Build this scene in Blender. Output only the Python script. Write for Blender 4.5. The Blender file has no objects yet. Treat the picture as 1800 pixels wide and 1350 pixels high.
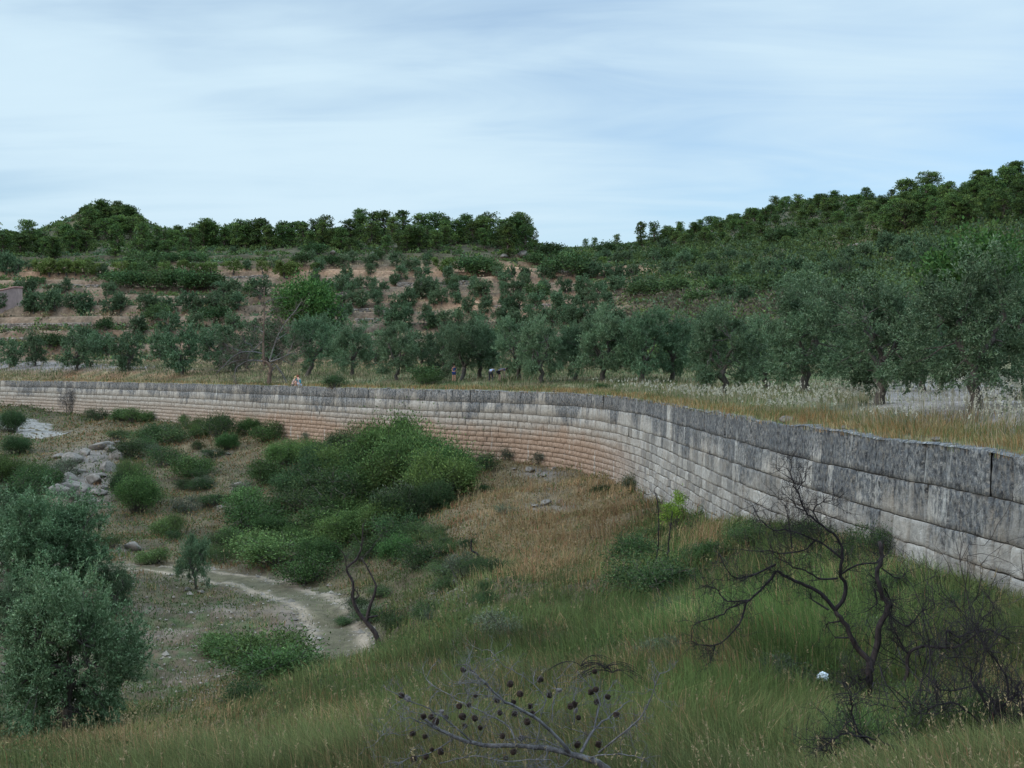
import bpy, bmesh, math, random
import numpy as np
R = math.radians
rng = np.random.default_rng(7)
random.seed(7)
SC = bpy.context.scene
COL = SC.collection

# ------------------------------------------------------------------ camera, sky, sun, exposure
F, CXP, HY, CZ = 2200.0, 900.0, 650.0, 1.3       # focal length and principal point in photo pixels, eye height over the wall top
cam = bpy.data.cameras.new('camera'); cam.sensor_width = 36; cam.lens = 36 * F / 1800
cam.shift_y = -(675 - HY) / 1800; cam.clip_start = 0.1; cam.clip_end = 9000
co = bpy.data.objects.new('camera', cam); COL.objects.link(co)
co.location = (0, 0, CZ); co.rotation_euler = (R(90), 0, 0); SC.camera = co

SUN_EL, SUN_AZ = 24.0, -115.0                    # azimuth from +Y towards +X
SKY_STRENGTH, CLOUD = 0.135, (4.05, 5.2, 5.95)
world = bpy.data.worlds.new('World'); SC.world = world; world.use_nodes = True
wn = world.node_tree.nodes; wl = world.node_tree.links; wn.clear()
wo = wn.new('ShaderNodeOutputWorld'); bg = wn.new('ShaderNodeBackground'); bg.inputs['Strength'].default_value = SKY_STRENGTH
sky = wn.new('ShaderNodeTexSky'); sky.sky_type = 'NISHITA'; sky.sun_disc = False
sky.sun_elevation = R(SUN_EL); sky.sun_rotation = R(SUN_AZ); sky.air_density = 1.0; sky.dust_density = 0.6; sky.ozone_density = 3.5
tc = wn.new('ShaderNodeTexCoord'); sx = wn.new('ShaderNodeSeparateXYZ'); wl.new(tc.outputs['Generated'], sx.inputs[0])
def wmath(op, a, b=None, c=None):
    n = wn.new('ShaderNodeMath'); n.operation = op
    for i, v in enumerate((a, b, c)):
        if v is None: continue
        if isinstance(v, (int, float)): n.inputs[i].default_value = v
        else: wl.new(v, n.inputs[i])
    return n.outputs[0]
zz = wmath('ADD', wmath('MAXIMUM', sx.outputs[2], 0.0), 0.16)
cx_ = wmath('DIVIDE', sx.outputs[0], zz); cy_ = wmath('DIVIDE', sx.outputs[1], zz)
cb = wn.new('ShaderNodeCombineXYZ'); wl.new(cx_, cb.inputs[0]); wl.new(cy_, cb.inputs[1])
def wnoise(scale, sc3, rot, detail, rough, dist, loc=(0, 0, 0)):
    m = wn.new('ShaderNodeMapping'); m.inputs['Scale'].default_value = sc3; m.inputs['Rotation'].default_value = (0, 0, rot); m.inputs['Location'].default_value = loc
    wl.new(cb.outputs[0], m.inputs[0])
    n = wn.new('ShaderNodeTexNoise'); n.inputs['Scale'].default_value = scale; n.inputs['Detail'].default_value = detail
    n.inputs['Roughness'].default_value = rough; n.inputs['Distortion'].default_value = dist
    wl.new(m.outputs[0], n.inputs['Vector']); return n.outputs['Fac']
na = wnoise(0.42, (1, 0.62, 1), R(25), 3, 0.45, 0.6, (1.9, 9.4, 0))
nb = wnoise(1.2, (0.55, 0.8, 1), R(-20), 4, 0.5, 0.9, (7.1, 2.2, 0))
nc_ = wnoise(3.2, (0.35, 1.0, 1), R(-28), 5, 0.55, 1.2, (2.1, 4.2, 0))
mixn = wmath('ADD', wmath('ADD', wmath('MULTIPLY', na, 0.56), wmath('MULTIPLY', nb, 0.28)), wmath('MULTIPLY', nc_, 0.16))
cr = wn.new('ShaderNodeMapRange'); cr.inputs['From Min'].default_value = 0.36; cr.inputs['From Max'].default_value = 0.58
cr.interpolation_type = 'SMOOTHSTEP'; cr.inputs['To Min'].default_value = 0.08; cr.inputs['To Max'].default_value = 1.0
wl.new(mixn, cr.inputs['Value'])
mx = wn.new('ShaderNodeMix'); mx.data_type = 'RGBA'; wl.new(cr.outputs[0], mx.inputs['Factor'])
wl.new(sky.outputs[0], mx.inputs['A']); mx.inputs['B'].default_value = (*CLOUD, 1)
# an overcast sky is brightest overhead; raised out of view to brighten the ground
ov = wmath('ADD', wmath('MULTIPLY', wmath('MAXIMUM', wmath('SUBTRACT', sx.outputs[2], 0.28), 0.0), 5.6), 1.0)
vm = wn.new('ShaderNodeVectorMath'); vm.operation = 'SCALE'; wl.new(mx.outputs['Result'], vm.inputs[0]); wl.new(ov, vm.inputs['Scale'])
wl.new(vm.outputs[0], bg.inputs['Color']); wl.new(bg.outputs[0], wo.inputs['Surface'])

sun = bpy.data.lights.new('sun', 'SUN'); sun.energy = 1.5; sun.angle = R(25); sun.color = (1, 0.93, 0.84)
so = bpy.data.objects.new('sun', sun); COL.objects.link(so); so.location = (-40, -40, 60)
so.rotation_euler = (R(90 - SUN_EL), 0, R(180 - SUN_AZ))
vs = SC.view_settings; SC.display_settings.display_device = 'sRGB'; vs.view_transform = 'Standard'; vs.look = 'None'; vs.exposure = 0.28; vs.gamma = 1.0; vs.use_curve_mapping = False
SC.cycles.max_bounces = 5; SC.cycles.diffuse_bounces = 3; SC.cycles.transmission_bounces = 3; SC.cycles.transparent_max_bounces = 4
SC.cycles.use_denoising = True

# ------------------------------------------------------------------ small helpers
def tag(o, label=None, cat=None, group=None, kind=None):
    if label: o['label'] = label
    if cat: o['category'] = cat
    if group: o['group'] = group
    if kind: o['kind'] = kind
    return o
def empty(name, loc=(0, 0, 0), rz=0.0, sc=1.0):
    o = bpy.data.objects.new(name, None); COL.objects.link(o); o.location = loc; o.rotation_euler = (0, 0, rz)
    o.scale = (sc, sc, sc) if isinstance(sc, (int, float)) else sc
    o.empty_display_size = 0.2
    return o
def link(name, me, parent=None, loc=None, rz=0.0, sc=1.0):
    o = bpy.data.objects.new(name, me); COL.objects.link(o); o.parent = parent
    if loc is not None:
        o.location = loc; o.rotation_euler = (0, 0, rz); o.scale = (sc, sc, sc) if isinstance(sc, (int, float)) else sc
    return o
ONES = ['', 'first', 'second', 'third', 'fourth', 'fifth', 'sixth', 'seventh', 'eighth', 'ninth', 'tenth', 'eleventh', 'twelfth', 'thirteenth',
        'fourteenth', 'fifteenth', 'sixteenth', 'seventeenth', 'eighteenth', 'nineteenth']
def ordw(n):
    if n < 20: return ONES[n]
    if n >= 100: return 'hundredth' if n == 100 else 'hundred-and-' + ordw(n - 100)
    t, u = divmod(n, 10)
    tens = {2: ('twenty', 'twentieth'), 3: ('thirty', 'thirtieth'), 4: ('forty', 'fortieth'), 5: ('fifty', 'fiftieth'), 6: ('sixty', 'sixtieth'), 7: ('seventy', 'seventieth'), 8: ('eighty', 'eightieth'), 9: ('ninety', 'ninetieth')}[t]
    return tens[1] if u == 0 else tens[0] + '-' + ONES[u]

def vnoise(x, y, seed=0):
    x = np.asarray(x, float); y = np.asarray(y, float)
    xi = np.floor(x); yi = np.floor(y); fx = x - xi; fy = y - yi
    fx = fx * fx * (3 - 2 * fx); fy = fy * fy * (3 - 2 * fy)
    def h(a, b):
        s = np.sin(a * 127.1 + b * 311.7 + seed * 74.7) * 43758.5453
        return s - np.floor(s)
    return (h(xi, yi) * (1 - fx) + h(xi + 1, yi) * fx) * (1 - fy) + (h(xi, yi + 1) * (1 - fx) + h(xi + 1, yi + 1) * fx) * fy
def fbm(x, y, seed=0, octv=4, rough=0.5):
    x = np.asarray(x, float); y = np.asarray(y, float)
    a, s, t = 1.0, 0.0, 0.0
    for k in range(octv):
        s = s + a * vnoise(x * 2 ** k, y * 2 ** k, seed + k * 3); t += a; a *= rough
    return s / t                                  # 0..1
def sstep(a, b, x):
    t = np.clip((np.asarray(x, float) - a) / (b - a), 0, 1); return t * t * (3 - 2 * t)

class Acc:                                        # collects quads / triangles with a colour per vertex, links them as ONE mesh
    def __init__(s): s.v = []; s.q = []; s.t = []; s.c = []; s.n = 0
    def add(s, v, q=None, t=None, c=(1, 1, 1)):
        v = np.asarray(v, float).reshape(-1, 3)
        if q is not None and len(q): s.q.append(np.asarray(q, int).reshape(-1, 4) + s.n)
        if t is not None and len(t): s.t.append(np.asarray(t, int).reshape(-1, 3) + s.n)
        c = np.asarray(c, float)
        if c.ndim == 1: c = np.tile(c, (len(v), 1))
        s.v.append(v); s.c.append(c); s.n += len(v)
    def mesh(s, name, mat, smooth=False):
        v = np.concatenate(s.v); c = np.concatenate(s.c)
        q = np.concatenate(s.q) if s.q else np.zeros((0, 4), int)
        t = np.concatenate(s.t) if s.t else np.zeros((0, 3), int)
        me = bpy.data.meshes.new(name)
        me.vertices.add(len(v)); me.vertices.foreach_set('co', v.astype(np.float32).ravel())
        nl = len(q) * 4 + len(t) * 3; me.loops.add(nl)
        me.loops.foreach_set('vertex_index', np.concatenate([q.ravel(), t.ravel()]).astype(np.int32))
        me.polygons.add(len(q) + len(t))
        st = np.concatenate([np.arange(len(q)) * 4, len(q) * 4 + np.arange(len(t)) * 3]).astype(np.int32)
        me.polygons.foreach_set('loop_start', st)
        me.update(calc_edges=True)
        if smooth: me.polygons.foreach_set('use_smooth', np.ones(len(q) + len(t), bool))
        at = me.attributes.new('Col', 'FLOAT_COLOR', 'POINT')
        at.data.foreach_set('color', np.concatenate([c, np.ones((len(c), 1))], 1).astype(np.float32).ravel())
        me.materials.append(mat); return me
    def build(s, name, mat, parent=None, smooth=False, loc=None):
        return link(name, s.mesh(name, mat, smooth), parent, loc)

def unit(a): return a / (np.linalg.norm(a, axis=-1, keepdims=True) + 1e-9)
def leaves(acc, c, d, L, W, col):                 # one diamond leaf per row
    n = len(c); d = unit(d); side = unit(np.cross(d, rng.normal(size=(n, 3)))); L = np.asarray(L).reshape(-1, 1) * np.ones((n, 1)); W = np.asarray(W).reshape(-1, 1) * np.ones((n, 1))
    v = np.stack([c, c + d * L * .45 + side * W * .5, c + d * L, c + d * L * .45 - side * W * .5], 1).reshape(-1, 3)
    q = np.arange(n * 4).reshape(-1, 4)
    acc.add(v, q, c=np.repeat(col, 4, 0))
def tube(acc, pts, rad, sides=6, col=(1, 1, 1), rough=0.0):
    pts = np.asarray(pts, float); n = len(pts); rad = np.broadcast_to(np.asarray(rad, float), (n,))
    tan = np.gradient(pts, axis=0); tan = unit(tan)
    ref = np.array([0.31, 0.87, 0.38]); a = unit(np.cross(tan, ref)); b = np.cross(tan, a)
    an = np.arange(sides) / sides * 2 * math.pi
    rr = rad[:, None] * (1 + rough * rng.normal(size=(n, sides)))
    v = pts[:, None, :] + rr[..., None] * (np.cos(an)[None, :, None] * a[:, None, :] + np.sin(an)[None, :, None] * b[:, None, :])
    q = []
    for i in range(n - 1):
        for k in range(sides):
            k2 = (k + 1) % sides; q.append((i * sides + k, i * sides + k2, (i + 1) * sides + k2, (i + 1) * sides + k))
    v = np.concatenate([v.reshape(-1, 3), pts[-1:]])
    t = [((n - 1) * sides + k, (n - 1) * sides + (k + 1) % sides, n * sides) for k in range(sides)]
    acc.add(v, q, t, c=col)
def wig(p0, p1, n, amp):
    p0 = np.asarray(p0, float); p1 = np.asarray(p1, float); t = np.linspace(0, 1, n)[:, None]
    L = np.linalg.norm(p1 - p0); off = rng.normal(size=(n, 3)) * amp * L; off[0] = 0; off[-1] = 0
    return p0 + (p1 - p0) * t + off
def grow(acc, p, d, L, r, depth, col, bend=0.25, sides=4, kids=3, spread=0.8, up=0.0, gravity=0.0):
    n = 5; pts = [np.array(p, float)]; dd = unit(np.array(d, float))
    for i in range(n):
        dd = unit(dd + rng.normal(size=3) * bend + np.array([0, 0, up - gravity]))
        pts.append(pts[-1] + dd * L / n)
    tube(acc, pts, np.linspace(r, r * .45, n + 1), sides, col)
    if depth > 0:
        for k in range(kids):
            i = random.randint(1, n); nd = unit(unit(pts[i] - pts[i - 1]) + rng.normal(size=3) * spread)
            grow(acc, pts[i], nd, L * random.uniform(.35, .75), r * .55, depth - 1, col, bend, sides, kids, spread, up, gravity)

# ------------------------------------------------------------------ materials
def nt(name):
    m = bpy.data.materials.new(name); m.use_nodes = True; n = m.node_tree.nodes; n.clear()
    out = n.new('ShaderNodeOutputMaterial'); return m, n, m.node_tree.links, out
def N(n, typ, **kw):
    x = n.new(typ)
    for k, v in kw.items(): setattr(x, k, v)
    return x
def ramp(n, l, fac, stops):
    r = n.new('ShaderNodeValToRGB'); e = r.color_ramp.elements
    while len(e) < len(stops): e.new(0.5)
    for i, (p, c) in enumerate(stops):
        e[i].position = p; e[i].color = (*c, 1) if len(c) == 3 else c
    l.new(fac, r.inputs[0]); return r.outputs[0]
def mixc(n, l, fac, a, b, blend='MIX'):
    m = n.new('ShaderNodeMix'); m.data_type = 'RGBA'; m.blend_type = blend
    for key, v in (('Factor', fac), ('A', a), ('B', b)):
        if isinstance(v, (int, float)): m.inputs[key].default_value = v
        elif isinstance(v, tuple): m.inputs[key].default_value = (*v, 1)
        else: l.new(v, m.inputs[key])
    return m.outputs['Result']
def mth(n, l, op, a, b=0.0, clamp=False):
    m = n.new('ShaderNodeMath'); m.operation = op; m.use_clamp = clamp
    for i, v in enumerate((a, b)):
        if isinstance(v, (int, float)): m.inputs[i].default_value = v
        else: l.new(v, m.inputs[i])
    return m.outputs[0]
def noise(n, l, vec, scale, detail=4, rough=0.55, dist=0.0):
    t = n.new('ShaderNodeTexNoise'); t.inputs['Scale'].default_value = scale; t.inputs['Detail'].default_value = detail
    t.inputs['Roughness'].default_value = rough; t.inputs['Distortion'].default_value = dist
    if vec is not None: l.new(vec, t.inputs['Vector'])
    return t.outputs['Fac']
def mapr(n, l, v, a, b, c=0.0, d=1.0):
    m = n.new('ShaderNodeMapRange'); m.inputs['From Min'].default_value = a; m.inputs['From Max'].default_value = b
    m.inputs['To Min'].default_value = c; m.inputs['To Max'].default_value = d; m.interpolation_type = 'SMOOTHSTEP'; l.new(v, m.inputs['Value']); return m.outputs[0]
def principled(n, l, out, col, rough=0.9, spec=0.2, bump=None, bstr=0.5, bdist=0.05):
    p = n.new('ShaderNodeBsdfPrincipled'); p.inputs['Roughness'].default_value = rough; p.inputs['Specular IOR Level'].default_value = spec
    if isinstance(col, tuple): p.inputs['Base Color'].default_value = (*col, 1)
    else: l.new(col, p.inputs['Base Color'])
    if bump is not None:
        b = n.new('ShaderNodeBump'); b.inputs['Strength'].default_value = bstr; b.inputs['Distance'].default_value = bdist
        l.new(bump, b.inputs['Height']); l.new(b.outputs[0], p.inputs['Normal'])
    l.new(p.outputs[0], out.inputs['Surface']); return p
def mat_foliage(name, tr=0.3, var=0.25, gain=1.0):
    m, n, l, out = nt(name)
    at = N(n, 'ShaderNodeAttribute', attribute_name='Col'); oi = n.new('ShaderNodeObjectInfo')
    hs = n.new('ShaderNodeHueSaturation'); hs.inputs['Saturation'].default_value = 0.98; l.new(at.outputs['Color'], hs.inputs['Color'])
    l.new(mapr(n, l, oi.outputs['Random'], 0, 1, gain * (1 - var), gain * (1 + var)), hs.inputs['Value'])
    l.new(mapr(n, l, mth(n, l, 'FRACT', mth(n, l, 'MULTIPLY', oi.outputs['Random'], 7.31)), 0, 1, 0.488, 0.515), hs.inputs['Hue'])
    p = n.new('ShaderNodeBsdfPrincipled'); p.inputs['Roughness'].default_value = 0.7; p.inputs['Specular IOR Level'].default_value = 0.07
    t = n.new('ShaderNodeBsdfTranslucent'); mx = n.new('ShaderNodeMixShader'); mx.inputs[0].default_value = tr
    l.new(hs.outputs[0], p.inputs['Base Color']); l.new(hs.outputs[0], t.inputs['Color'])
    l.new(p.outputs[0], mx.inputs[1]); l.new(t.outputs[0], mx.inputs[2]); l.new(mx.outputs[0], out.inputs['Surface']); return m
def mat_bark(name, a, b, scale=14):
    m, n, l, out = nt(name); g = n.new('ShaderNodeTexCoord'); mp = n.new('ShaderNodeMapping'); mp.inputs['Scale'].default_value = (1, 1, .3)
    l.new(g.outputs['Object'], mp.inputs[0]); f = noise(n, l, mp.outputs[0], scale, 6, .65, .4)
    principled(n, l, out, ramp(n, l, f, [(.32, a), (.68, b)]), .9, .15, f, .8, .03); return m
def mat_attr(name, detail_scale=3.0, contrast=0.35, bdist=0.06, rough=0.95, fine=30.0):
    m, n, l, out = nt(name); at = N(n, 'ShaderNodeAttribute', attribute_name='Col'); g = n.new('ShaderNodeTexCoord')
    f1 = noise(n, l, g.outputs['Object'], detail_scale, 8, .65, .3); f2 = noise(n, l, g.outputs['Object'], fine, 5, .6)
    k = mapr(n, l, f1, .3, .7, 1 - contrast, 1 + contrast); k2 = mapr(n, l, f2, .3, .7, 1 - contrast * .7, 1 + contrast * .7)
    cc = n.new('ShaderNodeCombineColor'); kk = mth(n, l, 'MULTIPLY', k, k2)
    for i in range(3): l.new(kk, cc.inputs[i])
    c = mixc(n, l, 1.0, at.outputs['Color'], cc.outputs[0], 'MULTIPLY')
    principled(n, l, out, c, rough, .1, mth(n, l, 'ADD', f1, mth(n, l, 'MULTIPLY', f2, .4)), .7, bdist); return m

M_OLIVE = mat_foliage('olive_leaf', .14, .20, .9)
M_PINE = mat_foliage('pine_needle', .15, .28)
M_BUSH = mat_foliage('shrub_leaf', .18, .3)
M_GRASS = mat_foliage('grass_blade', .35, .0)
M_TRUNK = mat_bark('olive_bark', (.035, .03, .026), (.11, .095, .08))
M_PTRUNK = mat_bark('pine_bark', (.05, .035, .028), (.14, .11, .09))
M_BURNT = mat_bark('charred_bark', (.006, .005, .006), (.035, .028, .03), 20)
M_BURNT2 = mat_bark('charred_trunk_bark', (.012, .009, .009), (.06, .045, .042), 16)
M_DEAD = mat_bark('grey_deadwood', (.045, .041, .042), (.165, .155, .155), 22)
M_DEADO = mat_bark('lichened_deadwood', (.065, .042, .034), (.17, .115, .08), 9)
M_PALEWOOD = mat_bark('bleached_wood', (.08, .07, .062), (.22, .20, .185), 20)
M_BRTWIG = mat_bark('brown_twig', (.05, .035, .028), (.13, .10, .08), 20)
M_GROUND = mat_attr('ground_soil', 1.3, .35, .08)
M_HILL = mat_attr('hillside_soil', .35, .35, .3, fine=2.2)
M_ROCK = mat_attr('limestone', 3.0, .3, .06)
M_TRACK = mat_attr('track_dirt', 2.2, .28, .03, fine=18)
def mat_plain(name, c, rough=.85, sc=40):
    m, n, l, out = nt(name); g = n.new('ShaderNodeTexCoord'); f = noise(n, l, g.outputs['Object'], sc, 4)
    principled(n, l, out, ramp(n, l, f, [(.3, tuple(x * .8 for x in c)), (.7, tuple(min(1, x * 1.15) for x in c))]), rough, .2, f, .3, .01); return m

# wall stone: lichen streaks that run down from the top, ochre stain low on the far part, tone per block
def mat_wall():
    m, n, l, out = nt('weathered_ashlar'); at = N(n, 'ShaderNodeAttribute', attribute_name='Col')
    sp = n.new('ShaderNodeSeparateColor'); l.new(at.outputs['Color'], sp.inputs[0]); rnd, dep, ss = sp.outputs       # block tone, depth/5, s/200
    depm = mth(n, l, 'MULTIPLY', dep, 5.0); sm = mth(n, l, 'MULTIPLY', ss, 200.0)
    def vec(a, b, z=0.0):
        c = n.new('ShaderNodeCombineXYZ'); l.new(mth(n, l, 'MULTIPLY', sm, a), c.inputs[0]); l.new(mth(n, l, 'MULTIPLY', depm, b), c.inputs[1]); c.inputs[2].default_value = z; return c.outputs[0]
    base = ramp(n, l, rnd, [(0, (.165, .155, .14)), (.5, (.24, .226, .203)), (1, (.35, .33, .295))])
    blotch = noise(n, l, vec(1.2, 1.2), 1.0, 5, .6)
    base = mixc(n, l, mapr(n, l, blotch, .4, .75, 0, .5), base, (.25, .205, .155))
    far = mapr(n, l, sm, 66, 84, .0, 1.0); far2 = mapr(n, l, sm, 120, 150, 1.0, .25)
    base = mixc(n, l, mth(n, l, 'MULTIPLY', far, .6), base, (.30, .26, .215))
    wob = mth(n, l, 'MULTIPLY', mth(n, l, 'SUBTRACT', noise(n, l, vec(.35, .2, 3), 1.0, 4), .5), 2.2)
    low = mapr(n, l, mth(n, l, 'ADD', depm, wob), 1.9, 2.9, 0, 1)
    och = mth(n, l, 'MULTIPLY', mth(n, l, 'MULTIPLY', far, far2), low)
    base = mixc(n, l, mth(n, l, 'MULTIPLY', och, .85), base, ramp(n, l, blotch, [(.3, (.20, .105, .062)), (.7, (.30, .185, .12))]))
    # warm tint lower down everywhere on far half
    base = mixc(n, l, mth(n, l, 'MULTIPLY', mth(n, l, 'MULTIPLY', far, mapr(n, l, depm, 1.2, 2.4, 0, .5)), .8), base, (.29, .215, .155))
    st = mth(n, l, 'ADD', mth(n, l, 'MULTIPLY', noise(n, l, vec(3.4, 1.0), 1.0, 8, .72, .2), .5), mth(n, l, 'MULTIPLY', noise(n, l, vec(10, 2.2, 31), 1.0, 7, .75, .2), .5))                  # drip streaks
    big = noise(n, l, vec(.28, .22, 9), 1.0, 4, .55)
    bias = mapr(n, l, depm, 0.0, 3.0, .16, -.19)
    nearb = mapr(n, l, sm, 45, 85, .06, .0)
    crs = mth(n, l, 'ADD', mth(n, l, 'ADD', st, bias), nearb)
    crs = mth(n, l, 'ADD', crs, mth(n, l, 'MULTIPLY', mth(n, l, 'SUBTRACT', big, .5), .75))
    crs = mth(n, l, 'ADD', crs, mth(n, l, 'MULTIPLY', mth(n, l, 'SUBTRACT', rnd, .5), -.09))
    dark = mapr(n, l, crs, .50, .64, 0, .95)
    spk = noise(n, l, vec(16, 13, 5), 1.0, 4, .7); spk2 = mapr(n, l, spk, .62, .70, 0, .8)
    darkc = ramp(n, l, noise(n, l, vec(9, 7, 2), 1.0, 5, .7), [(.38, (.02, .021, .024)), (.6, (.115, .121, .127))])
    darkc = mixc(n, l, spk2, darkc, (.27, .28, .29))
    dsp = mapr(n, l, noise(n, l, vec(11, 7, 7), 1.0, 6, .8), .38, .54, .12, 1)
    c = mixc(n, l, mth(n, l, 'MULTIPLY', dark, dsp), base, darkc)
    ws = mapr(n, l, noise(n, l, vec(3.1, .35, 21), 1.0, 7, .65), .58, .68, 0, .6)
    c = mixc(n, l, ws, c, (.40, .39, .36))
    bp = mth(n, l, 'ADD', noise(n, l, vec(7, 7, 4), 1.0, 8, .7), mth(n, l, 'MULTIPLY', noise(n, l, vec(28, 28, 4), 1.0, 4, .7), .5))
    tn = mapr(n, l, noise(n, l, vec(6, 6, 44), 1.0, 8, .8), .3, .7, .68, 1.3); cc = n.new('ShaderNodeCombineColor')
    for i in range(3): l.new(tn, cc.inputs[i])
    c = mixc(n, l, 1.0, c, cc.outputs[0], 'MULTIPLY')
    principled(n, l, out, c, .95, .1, bp, 1.0, .06); return m
M_WALL = mat_wall()
M_JOINT = mat_plain('wall_joint', (.045, .04, .035))

# ------------------------------------------------------------------ terrain
def P(x, y, d): return np.array([(x - CXP) / F * d, d, CZ - (y - HY) / F * d])
class Rbf:
    def __init__(s, pts, smooth=1e-3):
        p = np.array(pts, float); s.a, s.v = s.co(p[:, 0], p[:, 1]); n = len(p)
        K = s.k(s.a[:, None] - s.a[None], s.v[:, None] - s.v[None]) + np.eye(n) * smooth
        Pm = np.stack([np.ones(n), s.a, s.v], 1); A = np.block([[K, Pm], [Pm.T, np.zeros((3, 3))]])
        s.w = np.linalg.solve(A, np.concatenate([p[:, 2], np.zeros(3)]))
    def co(s, X, Y):
        r = np.hypot(X, Y) + .01; return np.clip(np.arctan2(X, Y), -.75, 1.5) * 2.2, np.log(r)
    def k(s, da, dv): return -np.sqrt(da * da + dv * dv + .002)
    def __call__(s, X, Y):
        X = np.asarray(X, float); Y = np.asarray(Y, float); sh = X.shape; a, v = s.co(X.ravel(), Y.ravel()); out = np.empty(len(a))
        for i in range(0, len(a), 20000):
            j = slice(i, i + 20000); K = s.k(a[j, None] - s.a[None], v[j, None] - s.v[None])
            out[j] = K @ s.w[:-3] + s.w[-3] + s.w[-2] * a[j] + s.w[-1] * v[j]
        return out.reshape(sh)

WALLPTS = np.array([(9.6, -14), (9.0, -5), (8.6, 3), (8.2, 10), (7.95, 15), (7.7, 18.9), (7.35, 22), (6.95, 26), (6.6, 31), (6.35, 37), (6.15, 45), (5.85, 54), (5.15, 61.5),
                    (3.35, 69.5), (.2, 75.8), (-3.9, 80.5), (-12.5, 91.5), (-25, 109), (-36, 123.5), (-48, 137), (-61.5, 151), (-80, 168), (-112, 192)], float)
def catmull(p, per=14):
    out = []
    q = np.concatenate([p[:1] * 2 - p[1:2], p, p[-1:] * 2 - p[-2:-1]])
    for i in range(1, len(q) - 2):
        for t in np.linspace(0, 1, per, endpoint=False):
            a, b, c, d = q[i - 1], q[i], q[i + 1], q[i + 2]
            out.append(.5 * ((2 * b) + (-a + c) * t + (2 * a - 5 * b + 4 * c - d) * t * t + (-a + 3 * b - 3 * c + d) * t ** 3))
    out.append(p[-1]); return np.array(out)
WC = catmull(WALLPTS); WS = np.concatenate([[0], np.cumsum(np.linalg.norm(np.diff(WC, axis=0), axis=1))])
def wallpt(s):
    s = np.asarray(s, float); x = np.interp(s, WS, WC[:, 0]); y = np.interp(s, WS, WC[:, 1])
    e = .6; tx = np.interp(s + e, WS, WC[:, 0]) - np.interp(s - e, WS, WC[:, 0]); ty = np.interp(s + e, WS, WC[:, 1]) - np.interp(s - e, WS, WC[:, 1])
    L = np.hypot(tx, ty) + 1e-9; return x, y, -ty / L, tx / L      # point and normal towards the valley
WTH = np.arctan2(WC[:, 0], WC[:, 1]); WR = np.hypot(WC[:, 0], WC[:, 1])
def wall_rho(th): return np.interp(th, WTH[::-1], WR[::-1])

WB = [(1800, 1062, 18.9), (1700, 1032, 20.6), (1600, 1002, 22.6), (1500, 972, 24.6), (1400, 948, 28.8), (1300, 932, 34.0), (1230, 916, 41), (1180, 890, 49), (1130, 866, 55.5), (1090, 845, 61),
      (1050, 832, 65.5), (1000, 824, 70), (950, 816, 73), (900, 810, 75.6), (800, 803, 80.4), (700, 797, 86), (600, 780, 92), (500, 768, 99.5), (400, 752, 109), (300, 741, 119.5), (200, 732, 130), (100, 724, 141), (30, 714, 148), (-60, 712, 158)]
VC = [P(*w) for w in WB] + [P(*w) for w in [
    (1800, 1350, 8), (1530, 1240, 15), (1700, 1180, 15), (1500, 1350, 11), (1500, 1100, 20), (1350, 1150, 17), (1350, 1050, 23),
    (1200, 1350, 10), (1200, 1200, 16), (1200, 1100, 22), (1200, 1000, 31), (1180, 940, 41), (1000, 1350, 10), (1000, 1200, 18), (1000, 1100, 26), (1000, 1000, 38), (1000, 900, 56),
    (850, 1350, 10), (850, 1200, 19), (850, 1100, 28), (850, 1000, 38), (860, 900, 57), (900, 860, 66),
    (640, 1140, 42), (600, 1045, 52), (700, 1150, 35), (700, 1250, 18), (700, 1350, 10.5), (750, 1050, 42), (760, 960, 52), (800, 870, 65), (700, 900, 66), (650, 1000, 56), (600, 900, 71), (600, 830, 82),
    (500, 1350, 12), (500, 1250, 20), (500, 1180, 31), (480, 1130, 43), (560, 1120, 44), (450, 1070, 49), (520, 1040, 54),
    (300, 1350, 14), (300, 1290, 22), (280, 1220, 34), (300, 1100, 47), (340, 1035, 55), (420, 1015, 59), (300, 985, 63), (200, 1150, 40),
    (100, 1350, 16), (100, 1290, 26), (100, 1230, 34), (0, 1200, 36), (0, 1000, 55), (150, 1000, 59), (250, 940, 72), (450, 960, 68), (400, 880, 82), (300, 850, 88), (150, 850, 88), (150, 800, 100),
    (300, 785, 104), (450, 800, 94), (60, 758, 124), (0, 735, 132), (0, 800, 105), (0, 900, 80), (500, 930, 70), (150, 765, 116),
    (-150, 1350, 16), (-200, 1100, 42), (-150, 900, 80), (-200, 780, 110)]]
VC += [np.array(p, float) for p in [(0, 2, -.35), (-2, 2, -.4), (2, 2, -.3), (-3, 5, -1.2), (0, 5, -1.05), (3, 5, -.8), (7.5, 10, -1.5), (7.8, 4, -.9), (8, 0, -.6), (5, -3, -.3), (-5, 0, -1.2), (-8, 6, -2.6), (0, 1, -.3)]]
rbv = Rbf(VC)
def hv(X, Y):
    r = np.hypot(X, Y); k = sstep(3, 20, r)
    return rbv(X, Y) + (fbm(X * .35, Y * .35, 5, 4) - .5) * .75 * k + (fbm(X * 1.6, Y * 1.6, 9, 3) - .5) * .16
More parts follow.
